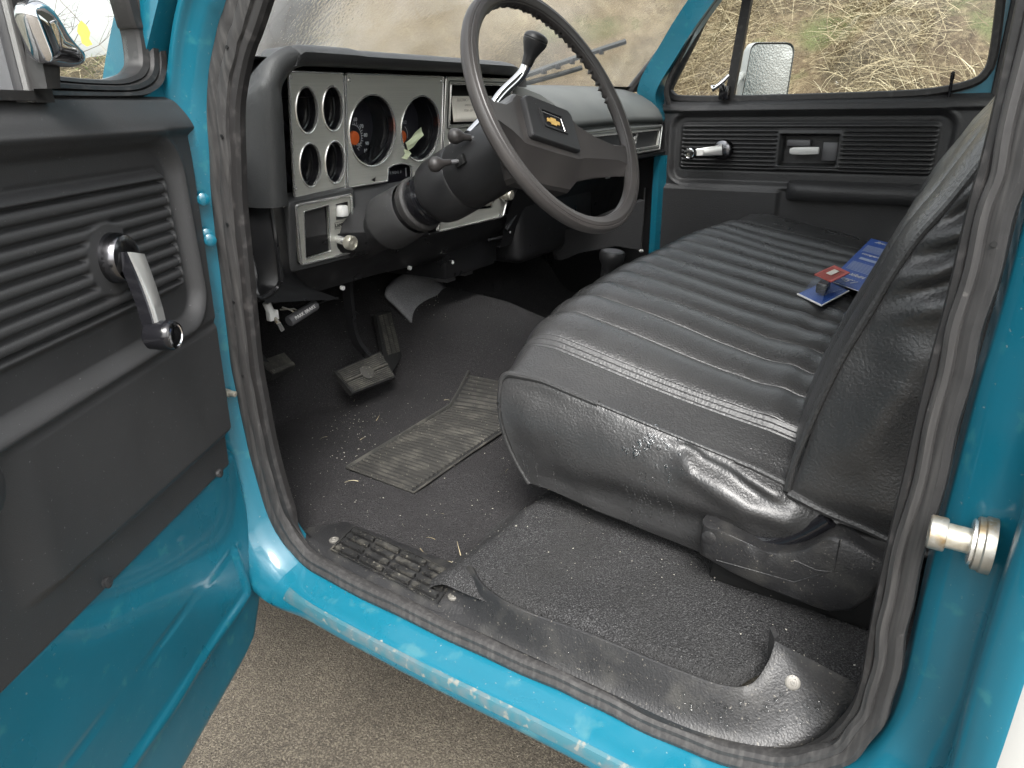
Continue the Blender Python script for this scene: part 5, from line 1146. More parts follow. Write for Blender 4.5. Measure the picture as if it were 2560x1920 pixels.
# ================================================================== pedals and small controls
def quad_pad(name, c, t, mat, par, label=None):
    n = (c[1] - c[0]).cross(c[3] - c[0]).normalized()
    if n.y > 0 and n.z < 0: n = -n
    if n.z < 0: n = -n
    bm = bmesh.new(); prism(bm, [p for p in c], n * -t)
    return obj(name, bm, mat, par, label), n
bp_ = [P(838, 930, y=1.13), P(951, 880, y=1.13), P(987, 941, y=1.085), P(881, 982, y=1.085)]
bped = empty('brake_pedal', tuple(bp_[0]), parent=truck, label='wide dusty brake pedal with a round centre mark')
def bl(c, s, t): return c[0].lerp(c[1], s).lerp(c[3].lerp(c[2], s), t)
plate_o, pn = quad_pad('pedal_plate', [bl(bp_, -.01, -.03), bl(bp_, 1.01, -.03), bl(bp_, 1.01, 1.03), bl(bp_, -.01, 1.03)], .012, M['mat_rubber'], bped)
for j in range(14):
    if j in (6, 7): continue
    t = .03 + j * .0695; bm = bmesh.new()
    prism(bm, [bl(bp_, .03, t) + pn * .0005, bl(bp_, .97, t) + pn * .0005, bl(bp_, .97, t + .040) + pn * .0005, bl(bp_, .03, t + .040) + pn * .0005], pn * .003); obj('pedal_rib', bm, M['pedal_rib'], bped)
bm = bmesh.new(); prism(bm, [bl(bp_, .02, .455) , bl(bp_, .98, .455), bl(bp_, .98, .535), bl(bp_, .02, .535)], pn * .0045); obj('pedal_bar', bm, M['pedal_rib'], bped)
bm = bmesh.new(); lathe(bm, bl(bp_, .50, .50), pn, [(.0, .0185), (.0045, .0185), (.0052, .017)], 22); obj('pedal_mark', bm, M['pedal_rib'], bped)
bm = bmesh.new(); sweep(bm, smooth_path([P(868, 700, y=1.14), P(870, 735, y=1.14), P(875, 775, y=1.14), P(880, 820, y=1.14), P(893, 856, y=1.135), P(920, 890, y=1.12)], 5), [(-.005, -.012), (.005, -.012), (.005, .012), (-.005, .012)], up=(0, 1, 0)); obj('pedal_arm', bm, M['dash_black'], bped)
gpix = [(940, 787), (946, 781), (976, 776), (981, 781), (1003, 874), (1003, 893), (976, 938), (962, 910)]
gy = lambda v: 1.25 - .13 * (v - 780) / 160
gpts = [P(u, v, y=gy(v)) for u, v in gpix]
aped = empty('accelerator_pedal', tuple(gpts[0]), parent=truck, label='tall ribbed accelerator pedal beside the brake')
gn = (gpts[2] - gpts[0]).cross(gpts[5] - gpts[0]).normalized(); gn = gn if gn.z > 0 else -gn
bm = bmesh.new(); prism(bm, gpts, gn * -.012); obj('pedal_plate', bm, M['mat_rubber'], aped)
ga = [P(944, 790, y=gy(790)), P(977, 781, y=gy(781)), P(1000, 880, y=gy(880)), P(968, 890, y=gy(890))]
for i in range(3):
    for j in range(22):
        s0, t0 = .04 + i * .33, .01 + j * .045; bm = bmesh.new()
        prism(bm, [bl(ga, s0, t0) + gn * .0005, bl(ga, s0 + .26, t0) + gn * .0005, bl(ga, s0 + .26, t0 + .03) + gn * .0005, bl(ga, s0, t0 + .03) + gn * .0005], gn * .0024); obj('pedal_tooth', bm, M['pedal_rib'], aped, sharp=None)
bm = bmesh.new(); tube(bm, smooth_path([P(878, 775, y=1.32), P(905, 795, y=1.31), P(940, 818, y=1.28)], 4), .005, 8); obj('pedal_arm', bm, M['dash_black'], aped)
pb = [P(646, 907, y=1.14), P(711, 883, y=1.18), P(738, 914, y=1.14), P(682, 938, y=1.10)]
pped = empty('parking_brake_pedal', tuple(pb[0]), parent=truck, label='small ribbed parking brake pedal at the far left of the footwell')
_, pn2 = quad_pad('pedal_plate', pb, .014, M['mat_rubber'], pped)
for j in range(13):
    s0 = .02 + j * .07; bm = bmesh.new(); prism(bm, [bl(pb, .03, j * .055) + pn2 * .0005, bl(pb, .97, j * .055) + pn2 * .0005, bl(pb, .97, j * .055 + .03) + pn2 * .0005, bl(pb, .03, j * .055 + .03) + pn2 * .0005], pn2 * .0025); obj('pedal_rib', bm, M['pedal_rib'], pped)
bm = bmesh.new(); prism(bm, [bl(pb, .03, .75) + pn2 * .0005, bl(pb, .97, .75) + pn2 * .0005, bl(pb, .97, .98) + pn2 * .0005, bl(pb, .03, .98) + pn2 * .0005], pn2 * .0032); obj('pedal_bar', bm, M['pedal_rib'], pped)
bm = bmesh.new(); sweep(bm, [pb[0] + V(-.05, .06, .28), pb[0] + V(-.03, .05, .12), bl(pb, .3, .3) - pn2 * .012], [(-.005, -.01), (.005, -.01), (.005, .01), (-.005, .01)], up=(0, 1, 0)); obj('pedal_arm', bm, M['dash_black'], pped)
# parking brake release and bonnet release
a, b = P(724, 803, y=1.05), P(786, 764, y=1.05); d = (b - a).normalized()
bm = bmesh.new(); lathe(bm, a, d, [(-.002, .0095), (0, .0105), ((b - a).length, .0105), ((b - a).length + .004, .009)], 18); rel = obj('brake_release_handle', bm, M['grey_plastic'], truck, 'black release handle with white lettering')
nrm = V(0, -1, .25); ey = nrm.cross(d).normalized(); ey = ey if ey.z > 0 else -ey
text('handle_lettering', 'PARK BRAKE', .0095, a.lerp(b, .5) + V(0, -.0098, .0035), d, ey, M['white'], rel)
bm = bmesh.new(); q = a.lerp(b, .35); tube(bm, [q, P(727, 775, y=1.06), P(705, 768, y=1.07)], .0018, 6); tube(bm, [a.lerp(b, .5), P(735, 772, y=1.06), P(700, 774, y=1.07)], .0016, 6); obj('release_wire', bm, M['steel'], rel)
bm = bmesh.new(); tube(bm, [b + d * .003, P(815, 752, y=1.06), P(845, 744, y=1.08)], .0016, 6); obj('release_rod', bm, M['dash_black'], rel)
bm = bmesh.new(); tube(bm, smooth_path([P(666, 757, y=1.02), P(672, 770, y=1.02), P(678, 785, y=1.02)], 3), .0075, 10); hr = obj('bonnet_release', bm, M['white_plastic'], truck, 'pale metal bonnet release lever under the dash')
bm = bmesh.new(); q = P(681, 788, y=1.02); box(bm, q - V(.010, .006, .009), q + V(.010, .006, .009), .002); obj('release_body', bm, M['white_plastic'], hr)
bm = bmesh.new(); tube(bm, [P(684, 793, y=1.018), P(696, 808, y=1.01)], .004, 8); obj('release_shaft', bm, M['steel'], hr)
bm = bmesh.new(); c4 = [P(u, v, y=1.008) for u, v in ((693, 811), (702, 806), (712, 824), (703, 830))]; prism(bm, c4, (0, .006, .004)); obj('release_paddle', bm, M['silver'], hr)
# grey felt flap hanging by the tunnel
le = smooth_path([P(985, 705, y=1.27), P(961, 737, y=1.235), P(990, 770, y=1.215), P(1025, 808, y=1.18), P(1046, 834, y=1.155)], 6); ri = smooth_path([P(1072, 680, y=1.27), P(1090, 690, y=1.255), P(1105, 714, y=1.235), P(1128, 735, y=1.205), P(1155, 728, y=1.195)], 6)
bm = bmesh.new(); rows = []
for l, r_ in zip(le, ri): rows.append([l.lerp(r_, s) + V(0, 0, .012 * math.sin(s * math.pi)) for s in np.linspace(0, 1, 10)])
grid(bm, rows); fl = obj('felt_flap', bm, M['felt'], truck, 'loose grey felt flap hanging beside the accelerator'); md = fl.modifiers.new('thickness', 'SOLIDIFY'); md.thickness = .007
# four-wheel-drive lever on the tunnel
q = P(1530, 640, x=1.62)
bm = bmesh.new(); tube(bm, [q - V(0, -.02, .02), q - V(.005, -.03, .16), q - V(.01, -.05, .30)], .007, 8); tl = obj('transfer_lever', bm, M['dash_black'], truck, 'floor lever with a mushroom knob beyond the seat')
bm = bmesh.new(); lathe(bm, q, (0, -.08, 1), [(-.062, .013), (-.045, .015), (-.028, .022), (-.010, .031), (.004, .033), (.012, .030), (.0135, .026), (.0125, .024), (.0128, .002)], 28); obj('lever_knob', bm, M['column'], tl)
bm = bmesh.new(); lathe(bm, q + V(0, -.001, .0127), (0, -.08, 1), [(0, .024), (.0012, .0235)], 28); obj('knob_plate', bm, M['grey_plastic'], tl)

# ================================================================== bench seat
seat = empty('bench_seat', (1.47, .25, -.65), parent=truck, label='black vinyl bench seat with stitched pleats')
XL, XR, XM, HW = .81, 2.13, 1.47, .66
def yf(x): return .606 - .072 * abs((x - XM) / HW) ** 2.6
def ztop(x, y):
    t = (x - XM) / HW; e = -(.052 if t < 0 else .010) * abs(t) ** 4 - (.016 * float(sst(-.85, -1., t)) if t < 0 else 0)
    return -.298 + e - .195 * max(0, yf(x) - .07 - y) - .10 * max(0, .16 - y)
PLX = [.905 + .089 * k for k in range(13)]
def pleat(x):
    if x < .872: return 0., 0
    if x < .905:                                   # three stitched lines between bolster and pleats
        return -.0030 - .0022 * math.cos((x - .872) / .011 * 2 * math.pi), 0
    if x > PLX[-1]: return 0., 0
    f = ((x - .905) / .089) % 1.
    return .0135 * (abs(math.sin(math.pi * f)) ** .5) - .008, f
def seat_profile(x):
    r_ = .020 + .062 * (1 - abs((x - XM) / HW) ** 5); y1 = yf(x); z1 = ztop(x, y1 - r_)
    pts = [V(x, y, ztop(x, y)) for y in np.linspace(.02, y1 - r_, 46)]; nr = [V(0, 0, 1)] * 46
    for k in range(1, 15):
        a = math.pi / 2 * k / 15; pts.append(V(x, y1 - r_ + r_ * math.sin(a), z1 - r_ + r_ * math.cos(a))); nr.append(V(0, math.sin(a), math.cos(a)))
    zb_ = -.548; zs = np.linspace(z1 - r_, zb_, 18)
    for k, z in enumerate(zs): pts.append(V(x + .012 * (k / 17) ** 2 * max(0, 1 - (x - XL) / .15), y1 - .040 * (k / 17) ** 1.5 + .012 * math.sin(k / 17 * math.pi), z)); nr.append(V(0, 1, 0))
    return pts, nr
xg = sorted(set(np.round(np.concatenate([np.linspace(XL, XR, 150), np.linspace(.866, .912, 40), np.array(PLX), np.array(PLX) + .0025, np.array(PLX) - .0025]), 5)))
rows = []
NRM = []
for x in xg:
    x = float(x); p, n = seat_profile(x); b_, f_ = pleat(x); fade = [float(sst(0, .12, i / 78) * (1 - sst(.80, .95, i / 78))) if True else 1 for i in range(len(p))]
    row = []
    for i, (q, m_) in enumerate(zip(p, n)):
        lump = .0035 * float(fbm(q.x, q.y * 1.0 + q.z, 7., 61)) * (1 if x > .83 else .3)
        wr = .0022 * float(fbm(q.x * .5, q.y * 2.6, 22., 62)) * float(sst(.35, .12, q.y)) * (x > .9)
        row.append(q + m_ * (b_ * fade[i] + lump + wr))
    rows.append(row)
A = np.array([[list(v) for v in r] for r in rows])
# soft creases pulled into the near bolster
cre = [(q.y, q.x) for q in ()]
obj('cushion_top', npgrid('cushion_top', A), M['vinyl'], seat, 'pleated top and front of the seat cushion')
NEAR = A[0]                                         # near edge of the cushion: rear -> crest -> front -> down
top_edge = [V(*p) for p in NEAR[:60]]               # up to the front corner
def zbot_s(y): return float(np.interp(y, [0, .22, .37, .49, .56], [-.600, -.578, -.563, -.549, -.545]))
def SP(u, v): q = P(u, v, x=XL); return q.y, q.z
k_ = .4702
def c4(*pp): return [SP(1200 + a * k_, 900 + b * k_) for a, b in pp]
folds = [(c4((1090, 470), (1170, 560), (1300, 640), (1450, 725), (1640, 800), (1800, 840)), .020, [.004, .012, .014, .013, .010, .0]),
         (c4((1230, 445), (1330, 490), (1450, 590), (1590, 665), (1660, 735)), .013, [.008, .010, .009, .008, 0]),
         (c4((1120, 440), (1200, 520), (1350, 590), (1500, 690), (1700, 790)), .009, [-.010, -.010, -.008, -.009, 0]),
         (c4((1080, 430), (1040, 470), (950, 540)), .016, [-.009, -.006, 0]),
         (c4((300, 600), (600, 700), (1000, 790), (1300, 850)), .020, [.0, -.006, -.007, -.004]),
         (c4((420, 520), (800, 640), (1100, 720), (1400, 800)), .022, [.0, .005, .006, .005]),
         (c4((560, 860), (900, 900), (1150, 960)), .016, [0, .004, .005])]
NVs = 70; tt = np.linspace(0, 1, NVs); rows = []
# resample the near edge evenly
def resample(pts, n):
    d = [0.]
    for a, b in zip(pts[:-1], pts[1:]): d.append(d[-1] + (b - a).length)
    return [V(*(np.interp(s, d, [p[i] for p in pts]) for i in range(3))) for s in np.linspace(0, d[-1], n)]
te = resample(top_edge, 190)
A2 = np.zeros((190, NVs, 3))
for i, p in enumerate(te):
    zb_ = zbot_s(p.y)
    yb_ = p.y - .040 * float(sst(.40, .54, p.y))
    for j, t in enumerate(tt):
        mid = float(sst(.0, .16, p.y) * 1.0); cornr = float(sst(.545, .47, p.y))
        bul = (.017 * math.sin(math.pi * min(1, t * 1.15) ** .72) * (1 - .4 * t)) * (.35 + .65 * mid) * (.25 + .75 * cornr) + .006 * math.sin(math.pi * t)
        A2[i, j] = (p.x - bul + .012 * t * t, p.y + (yb_ - p.y) * t ** 1.5, p.z + (zb_ - p.z) * t)
fo_ = np.zeros(A2.shape[:2])
for pl, wd_, am in folds: fo_ += ridge(A2[..., 1], A2[..., 2], pl, wd_, am)
tg = np.broadcast_to(tt[None, :], fo_.shape)
fo_ = fo_ * sst(0, .08, tg) + .0016 * fbm(A2[..., 1], A2[..., 2], 34, 64) * sst(0, .1, tg) + .0030 * fbm(A2[..., 1], A2[..., 2], 11, 65) * sst(0, .15, tg)
A2[..., 0] -= fo_
obj('cushion_side', npgrid('cushion_side', A2), M['vinyl'], seat, 'wrinkled wet end panel of the seat cushion')
tev = [p + V(-.002, 0, .001) for p in te]
def seg_y(y0, y1): return [p for p in tev if y0 <= p.y <= y1]
for y0, y1, r_ in ((.375, .60, .0046), (.04, .185, .0044)):
    bm = bmesh.new(); tube(bm, seg_y(y0, y1), r_, 8); obj('piping', bm, M['vinyl'], seat)
bm = bmesh.new(); tube(bm, seg_y(.18, .38), .0022, 6); obj('seam', bm, M['vinyl'], seat)
bm = bmesh.new(); tube(bm, [V(*p) + V(-.001, .001, 0) for p in NEAR[58:]], .0042, 8); obj('piping', bm, M['vinyl'], seat)
bm = bmesh.new(); box(bm, (.87, .0, -.652), (2.07, .47, -.545), .02); obj('seat_riser', bm, M['black'], seat)
# stitches along the three seam lines on the bolster
sm = bmesh.new()
for xx in (.8775, .8885, .8995):
    p, n = seat_profile(xx)
    pr = resample(p[:64], 105)
    for a in range(0, 104): 
        q0, q1 = pr[a], pr[a].lerp(pr[a + 1], .62); o = V(0, .0, .0005)
        box(sm, q0 - V(.0005, 0, .006), V(q0.x + .0005, max(q1.y, q0.y + .002), q0.z - .0042))
obj('stitching', sm, M['vinyl'], seat, kind='stuff', sharp=None)

# backrest
bpix = [(1974, 1225), (1985, 1175), (1999, 1135), (2028, 1065), (2060, 994), (2107, 900), (2171, 794), (2280, 620), (2388, 496), (2535, 311)]
bl_ = [P(u, v, x=.80) for u, v in bpix]; bl_ += [bl_[-1] + (bl_[-1] - bl_[-3]).normalized() * d for d in (.06, .12, .17)]
bl_ = resample(smooth_path(bl_, 6), 90)
xg = sorted(set(np.round(np.concatenate([np.linspace(.80, 2.14, 120), np.array(PLX), np.array(PLX) + .003, np.array(PLX) - .003]), 5)))
rows = []
for j, p in enumerate(bl_):
    row = []
    tan = (bl_[min(j + 1, 89)] - bl_[max(j - 1, 0)]).normalized(); fw = V(0, tan.z, -tan.y)
    if fw.y < 0: fw = -fw
    ends = float(sst(0, .10, j / 89) * (1 - .3 * sst(.8, 1, j / 89)))
    for x in xg:
        t = abs(x - XM) / .67
        b_, f_ = pleat(float(x)); b_ *= float(sst(.74, .66, j / 89)) * float(sst(.0, .08, j / 89))
        bulge = (.003 + .013 * ends) * (1 - math.exp(-(x - .80) / .022)) * (1 if x < 1.5 else max(0, 1 - t ** 12)) + .003 * (1 - t * t)
        row.append(V(x, p.y, p.z) + fw * (bulge + b_ * .9 + .003 * float(fbm(x, p.z, 8., 71))))
    rows.append(row)
A = np.array([[list(v) for v in r] for r in rows]); A[..., 2] -= 0
bk = obj('backrest', npgrid('backrest', A), M['vinyl'], seat, 'leaning backrest with pleats and a wrinkled end panel')
# near end panel of the backrest
A3 = np.zeros((90, 60, 3))
botz = lambda y: float(np.interp(y, [-.2, -.01, .07, .11], [-.500, -.472, -.452, -.440]))
for j, p in enumerate(bl_):
    for i, s in enumerate(np.linspace(0, 1, 60)):
        y = p.y + (-.19 - p.y) * s; z = p.z - (.03 * s) * (j / 89)
        if j / 89 < .18: z = p.z * (j / 89 / .18) + (botz(y)) * (1 - j / 89 / .18) if True else z
        A3[j, i] = (.80 - .022 * math.sin(math.pi * min(1, s * 1.3 + .02)) * float(sst(0, .1, j / 89)) + .012 * s, y, z)
k2 = .5424
def c6(*pp): return [(lambda q: (q.y, q.z))(P(1900 + a * k2, 100 + b * k2, x=.80)) for a, b in pp]
f2 = [(c6((1110, 500), (1020, 560), (930, 620)), .007, [-.006, -.007, -.003]), (c6((1080, 640), (980, 690), (880, 760)), .008, [.006, .007, .003]), (c6((1050, 720), (940, 800), (830, 860)), .007, [-.007, -.008, -.003]),
      (c6((1040, 800), (900, 880), (760, 920)), .010, [.006, .008, .003]), (c6((1000, 900), (860, 980), (720, 1010)), .008, [-.006, -.008, -.003]), (c6((980, 960), (820, 1050), (640, 1090)), .011, [.007, .009, .003]), (c6((960, 1080), (800, 1140), (600, 1190)), .010, [-.005, -.007, -.002]), (c6((930, 1180), (760, 1220), (560, 1290)), .012, [.005, .006, .002]),
      (c6((700, 1500), (640, 1600), (500, 1800)), .03, [.004, .006, .004])]
fo_ = np.zeros(A3.shape[:2])
for pl, wd_, am in f2: fo_ += ridge(A3[..., 1], A3[..., 2], pl, wd_, am)
A3[..., 0] -= 1.5 * fo_ + .0016 * fbm(A3[..., 1], A3[..., 2], 40, 66) + .003 * fbm(A3[..., 1], A3[..., 2], 12, 67)
A3[:, 0, 0] = .80
obj('backrest_side', npgrid('backrest_side', A3), M['vinyl'], seat, 'wrinkled end panel of the backrest')
bm = bmesh.new(); tube(bm, [p + V(-.002, .002, 0) for p in bl_], .0045, 8); obj('piping', bm, M['vinyl'], seat)
bm = bmesh.new(); tube(bm, [V(*A3[0, i]) + V(-.001, 0, -.001) for i in range(0, 60, 3)], .0055, 8); obj('piping', bm, M['vinyl'], seat)
# hinge cover at the near end
hp_ = [(1752, 1307), (1747, 1345), (1744, 1384), (1825, 1431), (1900, 1466), (1980, 1497), (2040, 1520), (2079, 1532), (2131, 1530), (2178, 1497), (2216, 1450), (2222, 1430), (2217, 1412), (2164, 1376), (2120, 1350), (2089, 1338), (2068, 1340), (2046, 1352), (2012, 1368), (1976, 1376), (1940, 1377), (1905, 1371), (1860, 1352), (1811, 1326), (1775, 1312)]
hq = [P(u, v, x=.775) for u, v in hp_]; hc_ = sum(hq, V(0, 0, 0)) / len(hq)
bm = bmesh.new(); rows = [[hc_ + (p - hc_) * k + V(d, 0, 0) for p in hq] for k, d in ((1.0, .07), (1., .008), (.985, .002), (.955, -.002), (.90, -.0045), (.5, -.006))]
vv = grid(bm, rows, closed_v=True); bm.faces.new(vv[-1]); obj('hinge_cover', bm, M['sill_plastic'], seat, 'curved black plastic hinge cover at the seat end', sharp=35)
bm = bmesh.new(); q = P(1773, 1343, x=.772); lathe(bm, q, (-1, 0, 0), [(-.004, .0095), (.002, .0095), (.003, .007)], 20); obj('cover_screw', bm, M['sill_plastic'], seat)
bm = bmesh.new(); tube(bm, [P(u, v, x=.7690) for u, v in ((1790, 1400), (1880, 1425), (1985, 1455), (2085, 1425), (2100, 1350))], .0008, 5); tube(bm, [P(u, v, x=.7690) for u, v in ((1985, 1400), (2040, 1425), (2080, 1430))], .0007, 5); obj('cover_line', bm, M['sill_plastic'], seat)
bm = bmesh.new(); tube(bm, smooth_path([P(1830, 1330, x=.80), P(1900, 1352, x=.80), P(1960, 1352, x=.80), P(2020, 1330, x=.80), P(2075, 1298, x=.80)], 6), .011, 10); obj('hinge_tube', bm, M['gloss_black'], seat)
bm = bmesh.new(); box(bm, (.795, -.02, -.60), (.86, .20, -.47), .01); obj('hinge_plate', bm, M['black'], seat)

# ================================================================== loose things
# blister pack on the seat
card = empty('blister_pack', (1.5, .2, -.35), 'blue carded blister pack with a red switch lying on the seat against the backrest', 'package')
cp = [P(2072, 703, z=-.338), P(2173, 597, z=-.325), P(2262, 636, z=-.318), P(2158, 735, z=-.330)]
c0_, c1_, c2_, c3_ = P(2074, 699, z=-.345), P(2178, 596, z=-.322), P(2225, 620, z=-.322), P(2152, 727, z=-.345)
CQ = [c0_, c1_, c1_ + (c3_ - c0_), c3_]
def CP(s, t, h=0.): return bl(CQ, s, t) + V(0, 0, h)      # s along the card, t across
bm = bmesh.new(); prism(bm, [CP(0, 0), CP(1, 0), CP(1, 1.35), CP(0, 1.35)], (0, 0, -.0012)); obj('card', bm, M['card'], card, 'blue printed card')
bm = bmesh.new(); prism(bm, [CP(-.004, -.01, -.0013), CP(1.0, -.01, -.0013), CP(1, 1.36, -.0013), CP(-.004, 1.36, -.0013)], (0, 0, -.0012)); obj('card_back', bm, M['white'], card)
ex, ey = (CP(0, 1) - CP(0, 0)).normalized(), (CP(1, 0) - CP(0, 0)).normalized()
L_ = (CP(1, 0) - CP(0, 0)).length; W_ = (CP(0, 1) - CP(0, 0)).length
def ct(s, size, st, tt_, mat='white'): text('card_lettering', s, size * W_, CP(st, tt_, .0006), -ex, -ey, M[mat], card, .0002)
ct('1.5in', .26, .085, .50); ct('VIPER', .20, .20, .62); ct('Installation', .15, .62, .50); ct('Warning', .2, .93, .60)
bm = bmesh.new()
for s0 in list(np.arange(.27, .44, .022)) + list(np.arange(.68, .83, .022)):
    a, b = (.12 if s0 < .5 else .10), rng.uniform(.85, 1.15); q = [CP(s0, a, .0006), CP(s0 + .009, a, .0006), CP(s0 + .009, b, .0006), CP(s0, b, .0006)]; prism(bm, q, (0, 0, .0002))
prism(bm, [CP(.50, .22, .0006), CP(.545, .24, .0006), CP(.545, 1., .0006), CP(.50, 1., .0006)], (0, 0, .0002))
obj('card_print', bm, M['card_text'], card, kind='stuff', sharp=None)
f_ = [P(1994, 735, z=-.352), P(2054, 764, z=-.356), P(2122, 727, z=-.352), P(2068, 700, z=-.348)]
bm = bmesh.new(); prism(bm, f_, (0, 0, -.0015)); obj('card_flap', bm, M['card'], card, 'front part of the card under the blister')
bm = bmesh.new(); tube(bm, [f_[0], f_[1]], .002, 6); tube(bm, [f_[1], f_[2]], .0015, 6); obj('flap_edge', bm, M['white'], card)
def fp2(s, t, h): return f_[0].lerp(f_[1], t).lerp(f_[3].lerp(f_[2], t), s) + V(0, 0, h)
hB = .034
base_ = [fp2(.06, .10, .001), fp2(.06, .92, .001), fp2(.98, .92, .001), fp2(.98, .10, .001)]; topb = [fp2(.34, .24, hB), fp2(.34, .80, hB), fp2(.92, .80, hB), fp2(.92, .24, hB)]
bm = bmesh.new(); grid(bm, [base_, topb], closed_v=True); bm.faces.new([bm.verts.new(p) for p in topb]); obj('blister', bm, M['blister'], card, 'clear plastic blister', sharp=10)
bm = bmesh.new(); prism(bm, [fp2(.36, .16, hB - .003), fp2(.36, .88, hB - .003), fp2(1.05, .88, hB - .003), fp2(1.05, .16, hB - .003)], (0, 0, .002)); obj('insert_label', bm, M['red'], card, 'red printed insert')
bm = bmesh.new(); prism(bm, [fp2(.56, .40, hB + .0002), fp2(.56, .62, hB + .0002), fp2(.86, .62, hB + .0002), fp2(.86, .40, hB + .0002)], (0, 0, .0006)); obj('insert_picture', bm, M['paper'], card)
bm = bmesh.new(); q = fp2(.42, .52, .016); box(bm, q - V(.022, .010, .011), q + V(.022, .010, .008), .003); obj('switch_body', bm, M['gloss_black'], card)
bm = bmesh.new(); q = fp2(.36, .52, .020); box(bm, q - V(.010, .008, .004), q + V(.008, .006, .004), .001); obj('switch_tip', bm, M['white_plastic'], card)
# note propped in the dash slot
x0, y0 = D2(1124, 304, .0); x1, y1 = D2(1123, 240, .0); x2 = D2(1210, 242, .0)[0] + .03
bm = bmesh.new(); grid(bm, [[Q2(x0 + .001 + (x2 - x0) * s, y0 + (y1 - y0) * t - .003 * s * 0, +.010 - .010 * t + .003 * math.sin(s * 3)) for t in np.linspace(0, 1, 6)] for s in np.linspace(0, 1, 10)])
note = obj('paper_note', bm, M['paper'], label='cream handwritten paper note propped in the dash slot behind the wheel', cat='note'); md = note.modifiers.new('thickness', 'SOLIDIFY'); md.thickness = .0006
def nl(s, sz, px_):
    x, y = D2(*px_, 0); t = (y - y0) / (y1 - y0); text('handwriting', s, sz, Q2(x, y, +.0145 - .010 * t), EX, DEz, M['ink'], note, .0001)
nl('ELECTRIC F', .0085, (1152, 249.5), ); nl('SWITCH ON', .0060, (1166, 262)); nl('PUSH - LEFT', .0070, (1164, 274.5))
# masking tape across the fuel gauge
ta, tb, tw = D2(1014, 366, .004), D2(1051, 327, .004), .0095
d = V(tb[0] - ta[0], tb[1] - ta[1], 0).normalized(); s = V(-d.y, d.x, 0)
bm = bmesh.new(); rows = []
for k in range(14):
    t = k / 13; c = V(*ta, 0).lerp(V(*tb, 0), t); h = .007 + .0022 * math.sin(t * 7) + .012 * t * (1 - t)
    rows.append([Q2(c.x + s.x * w__, c.y + s.y * w__, h + .001 * math.sin(w__ * 300 + t * 5)) for w__ in np.linspace(-tw, tw, 5)])
grid(bm, rows)
grid(bm, [[Q2(ta[0] + a, ta[1] + b, .0075 + .002 * (i % 2)) for i, (a, b) in enumerate(r)] for r in (((-.010, -.004), (.004, -.008)), ((-.006, -.015), (.012, -.014)), ((-.016, -.022), (-.002, -.026)))])
tp = obj('masking_tape', bm, M['tape'], label='pale green masking tape stuck slantwise across the fuel gauge', cat='tape', sharp=None); md = tp.modifiers.new('thickness', 'SOLIDIFY'); md.thickness = .0004

# crumbs, straw bits and rain drops
def octa(n_pts, pos, size, name, mat, label, elong=None):
    vs_, fs = [], []
    for p, s_ in zip(pos, size):
        b = len(vs_); an = rng.uniform(0, 6.28); e = 1 if elong is None else rng.uniform(*elong)
        c, sn = math.cos(an), math.sin(an)
        for dx, dy, dz in ((e, 0, 0), (-e, 0, 0), (0, 1, 0), (0, -1, 0), (0, 0, .8), (0, 0, -.3)):
            vs_.append((p[0] + s_ * (dx * c - dy * sn), p[1] + s_ * (dx * sn + dy * c), p[2] + s_ * dz))
        for f in ((0, 2, 4), (2, 1, 4), (1, 3, 4), (3, 0, 4), (2, 0, 5), (1, 2, 5), (3, 1, 5), (0, 3, 5)): fs.append(tuple(b + i for i in f))
    me = bpy.data.meshes.new(name); me.from_pydata(vs_, [], fs); me.update()
    return obj(name, me, mat, kind='stuff', label=label)
pos, size = [], []
for n_, (x0, x1, y0, y1) in ((520, (.66, 1.5, .50, 1.28)), (120, (.70, .95, .0, .55)), (60, (1.2, 1.5, 1.15, 1.4))):
    for _ in range(n_):
        x, y = rng.uniform(x0, x1), rng.uniform(y0, y1); z = float(floor_z(np.array(x), np.array(y))) + .003 + (.006 if y < .5 else 0)
        pos.append((x, y, z)); size.append(.0005 + .0009 * rng.random() ** 4)
for c, n_ in (((1.42, 1.20), 50), ((1.0, 1.05), 40), ((.9, .95), 30)):
    for _ in range(n_):
        x, y = rng.normal(c[0], .04), rng.normal(c[1], .03); pos.append((x, y, float(floor_z(np.array(x), np.array(y))) + .003)); size.append(.0006 + .0010 * rng.random() ** 2)
octa(0, pos, size, 'crumbs', material('pale crumb', (.42, .40, .35), .9), 'pale crumbs and grit scattered on the black carpet', (1, 1.6))
pos = np.array([(rng.uniform(.63, 1.15), rng.uniform(.5, 1.15), 0) for _ in range(18)]); pos[:, 2] = floor_z(pos[:, 0], pos[:, 1]) + .004
ex_ = [P(u, v, z=-.645) for u, v in ((1110, 1285), (940, 1052), (900, 1100), (800, 1330), (1125, 1405), (1140, 1410), (1050, 1370), (1110, 1000), (690, 1345), (1285, 1530))]
base = np.concatenate([pos, np.array([list(p) for p in ex_])]); n = len(base); az = rng.uniform(0, 6.28, n)
ribbons('straw_bits', base, np.stack([np.cos(az), np.sin(az), rng.uniform(.0, .2, n)], -1), rng.uniform(.008, .026, n), rng.uniform(.0005, .0009, n), rng.uniform(0, .003, n), M['straw'], rng.uniform(.5, 1, n), 'stuff', 'short bits of dry straw on the carpet')
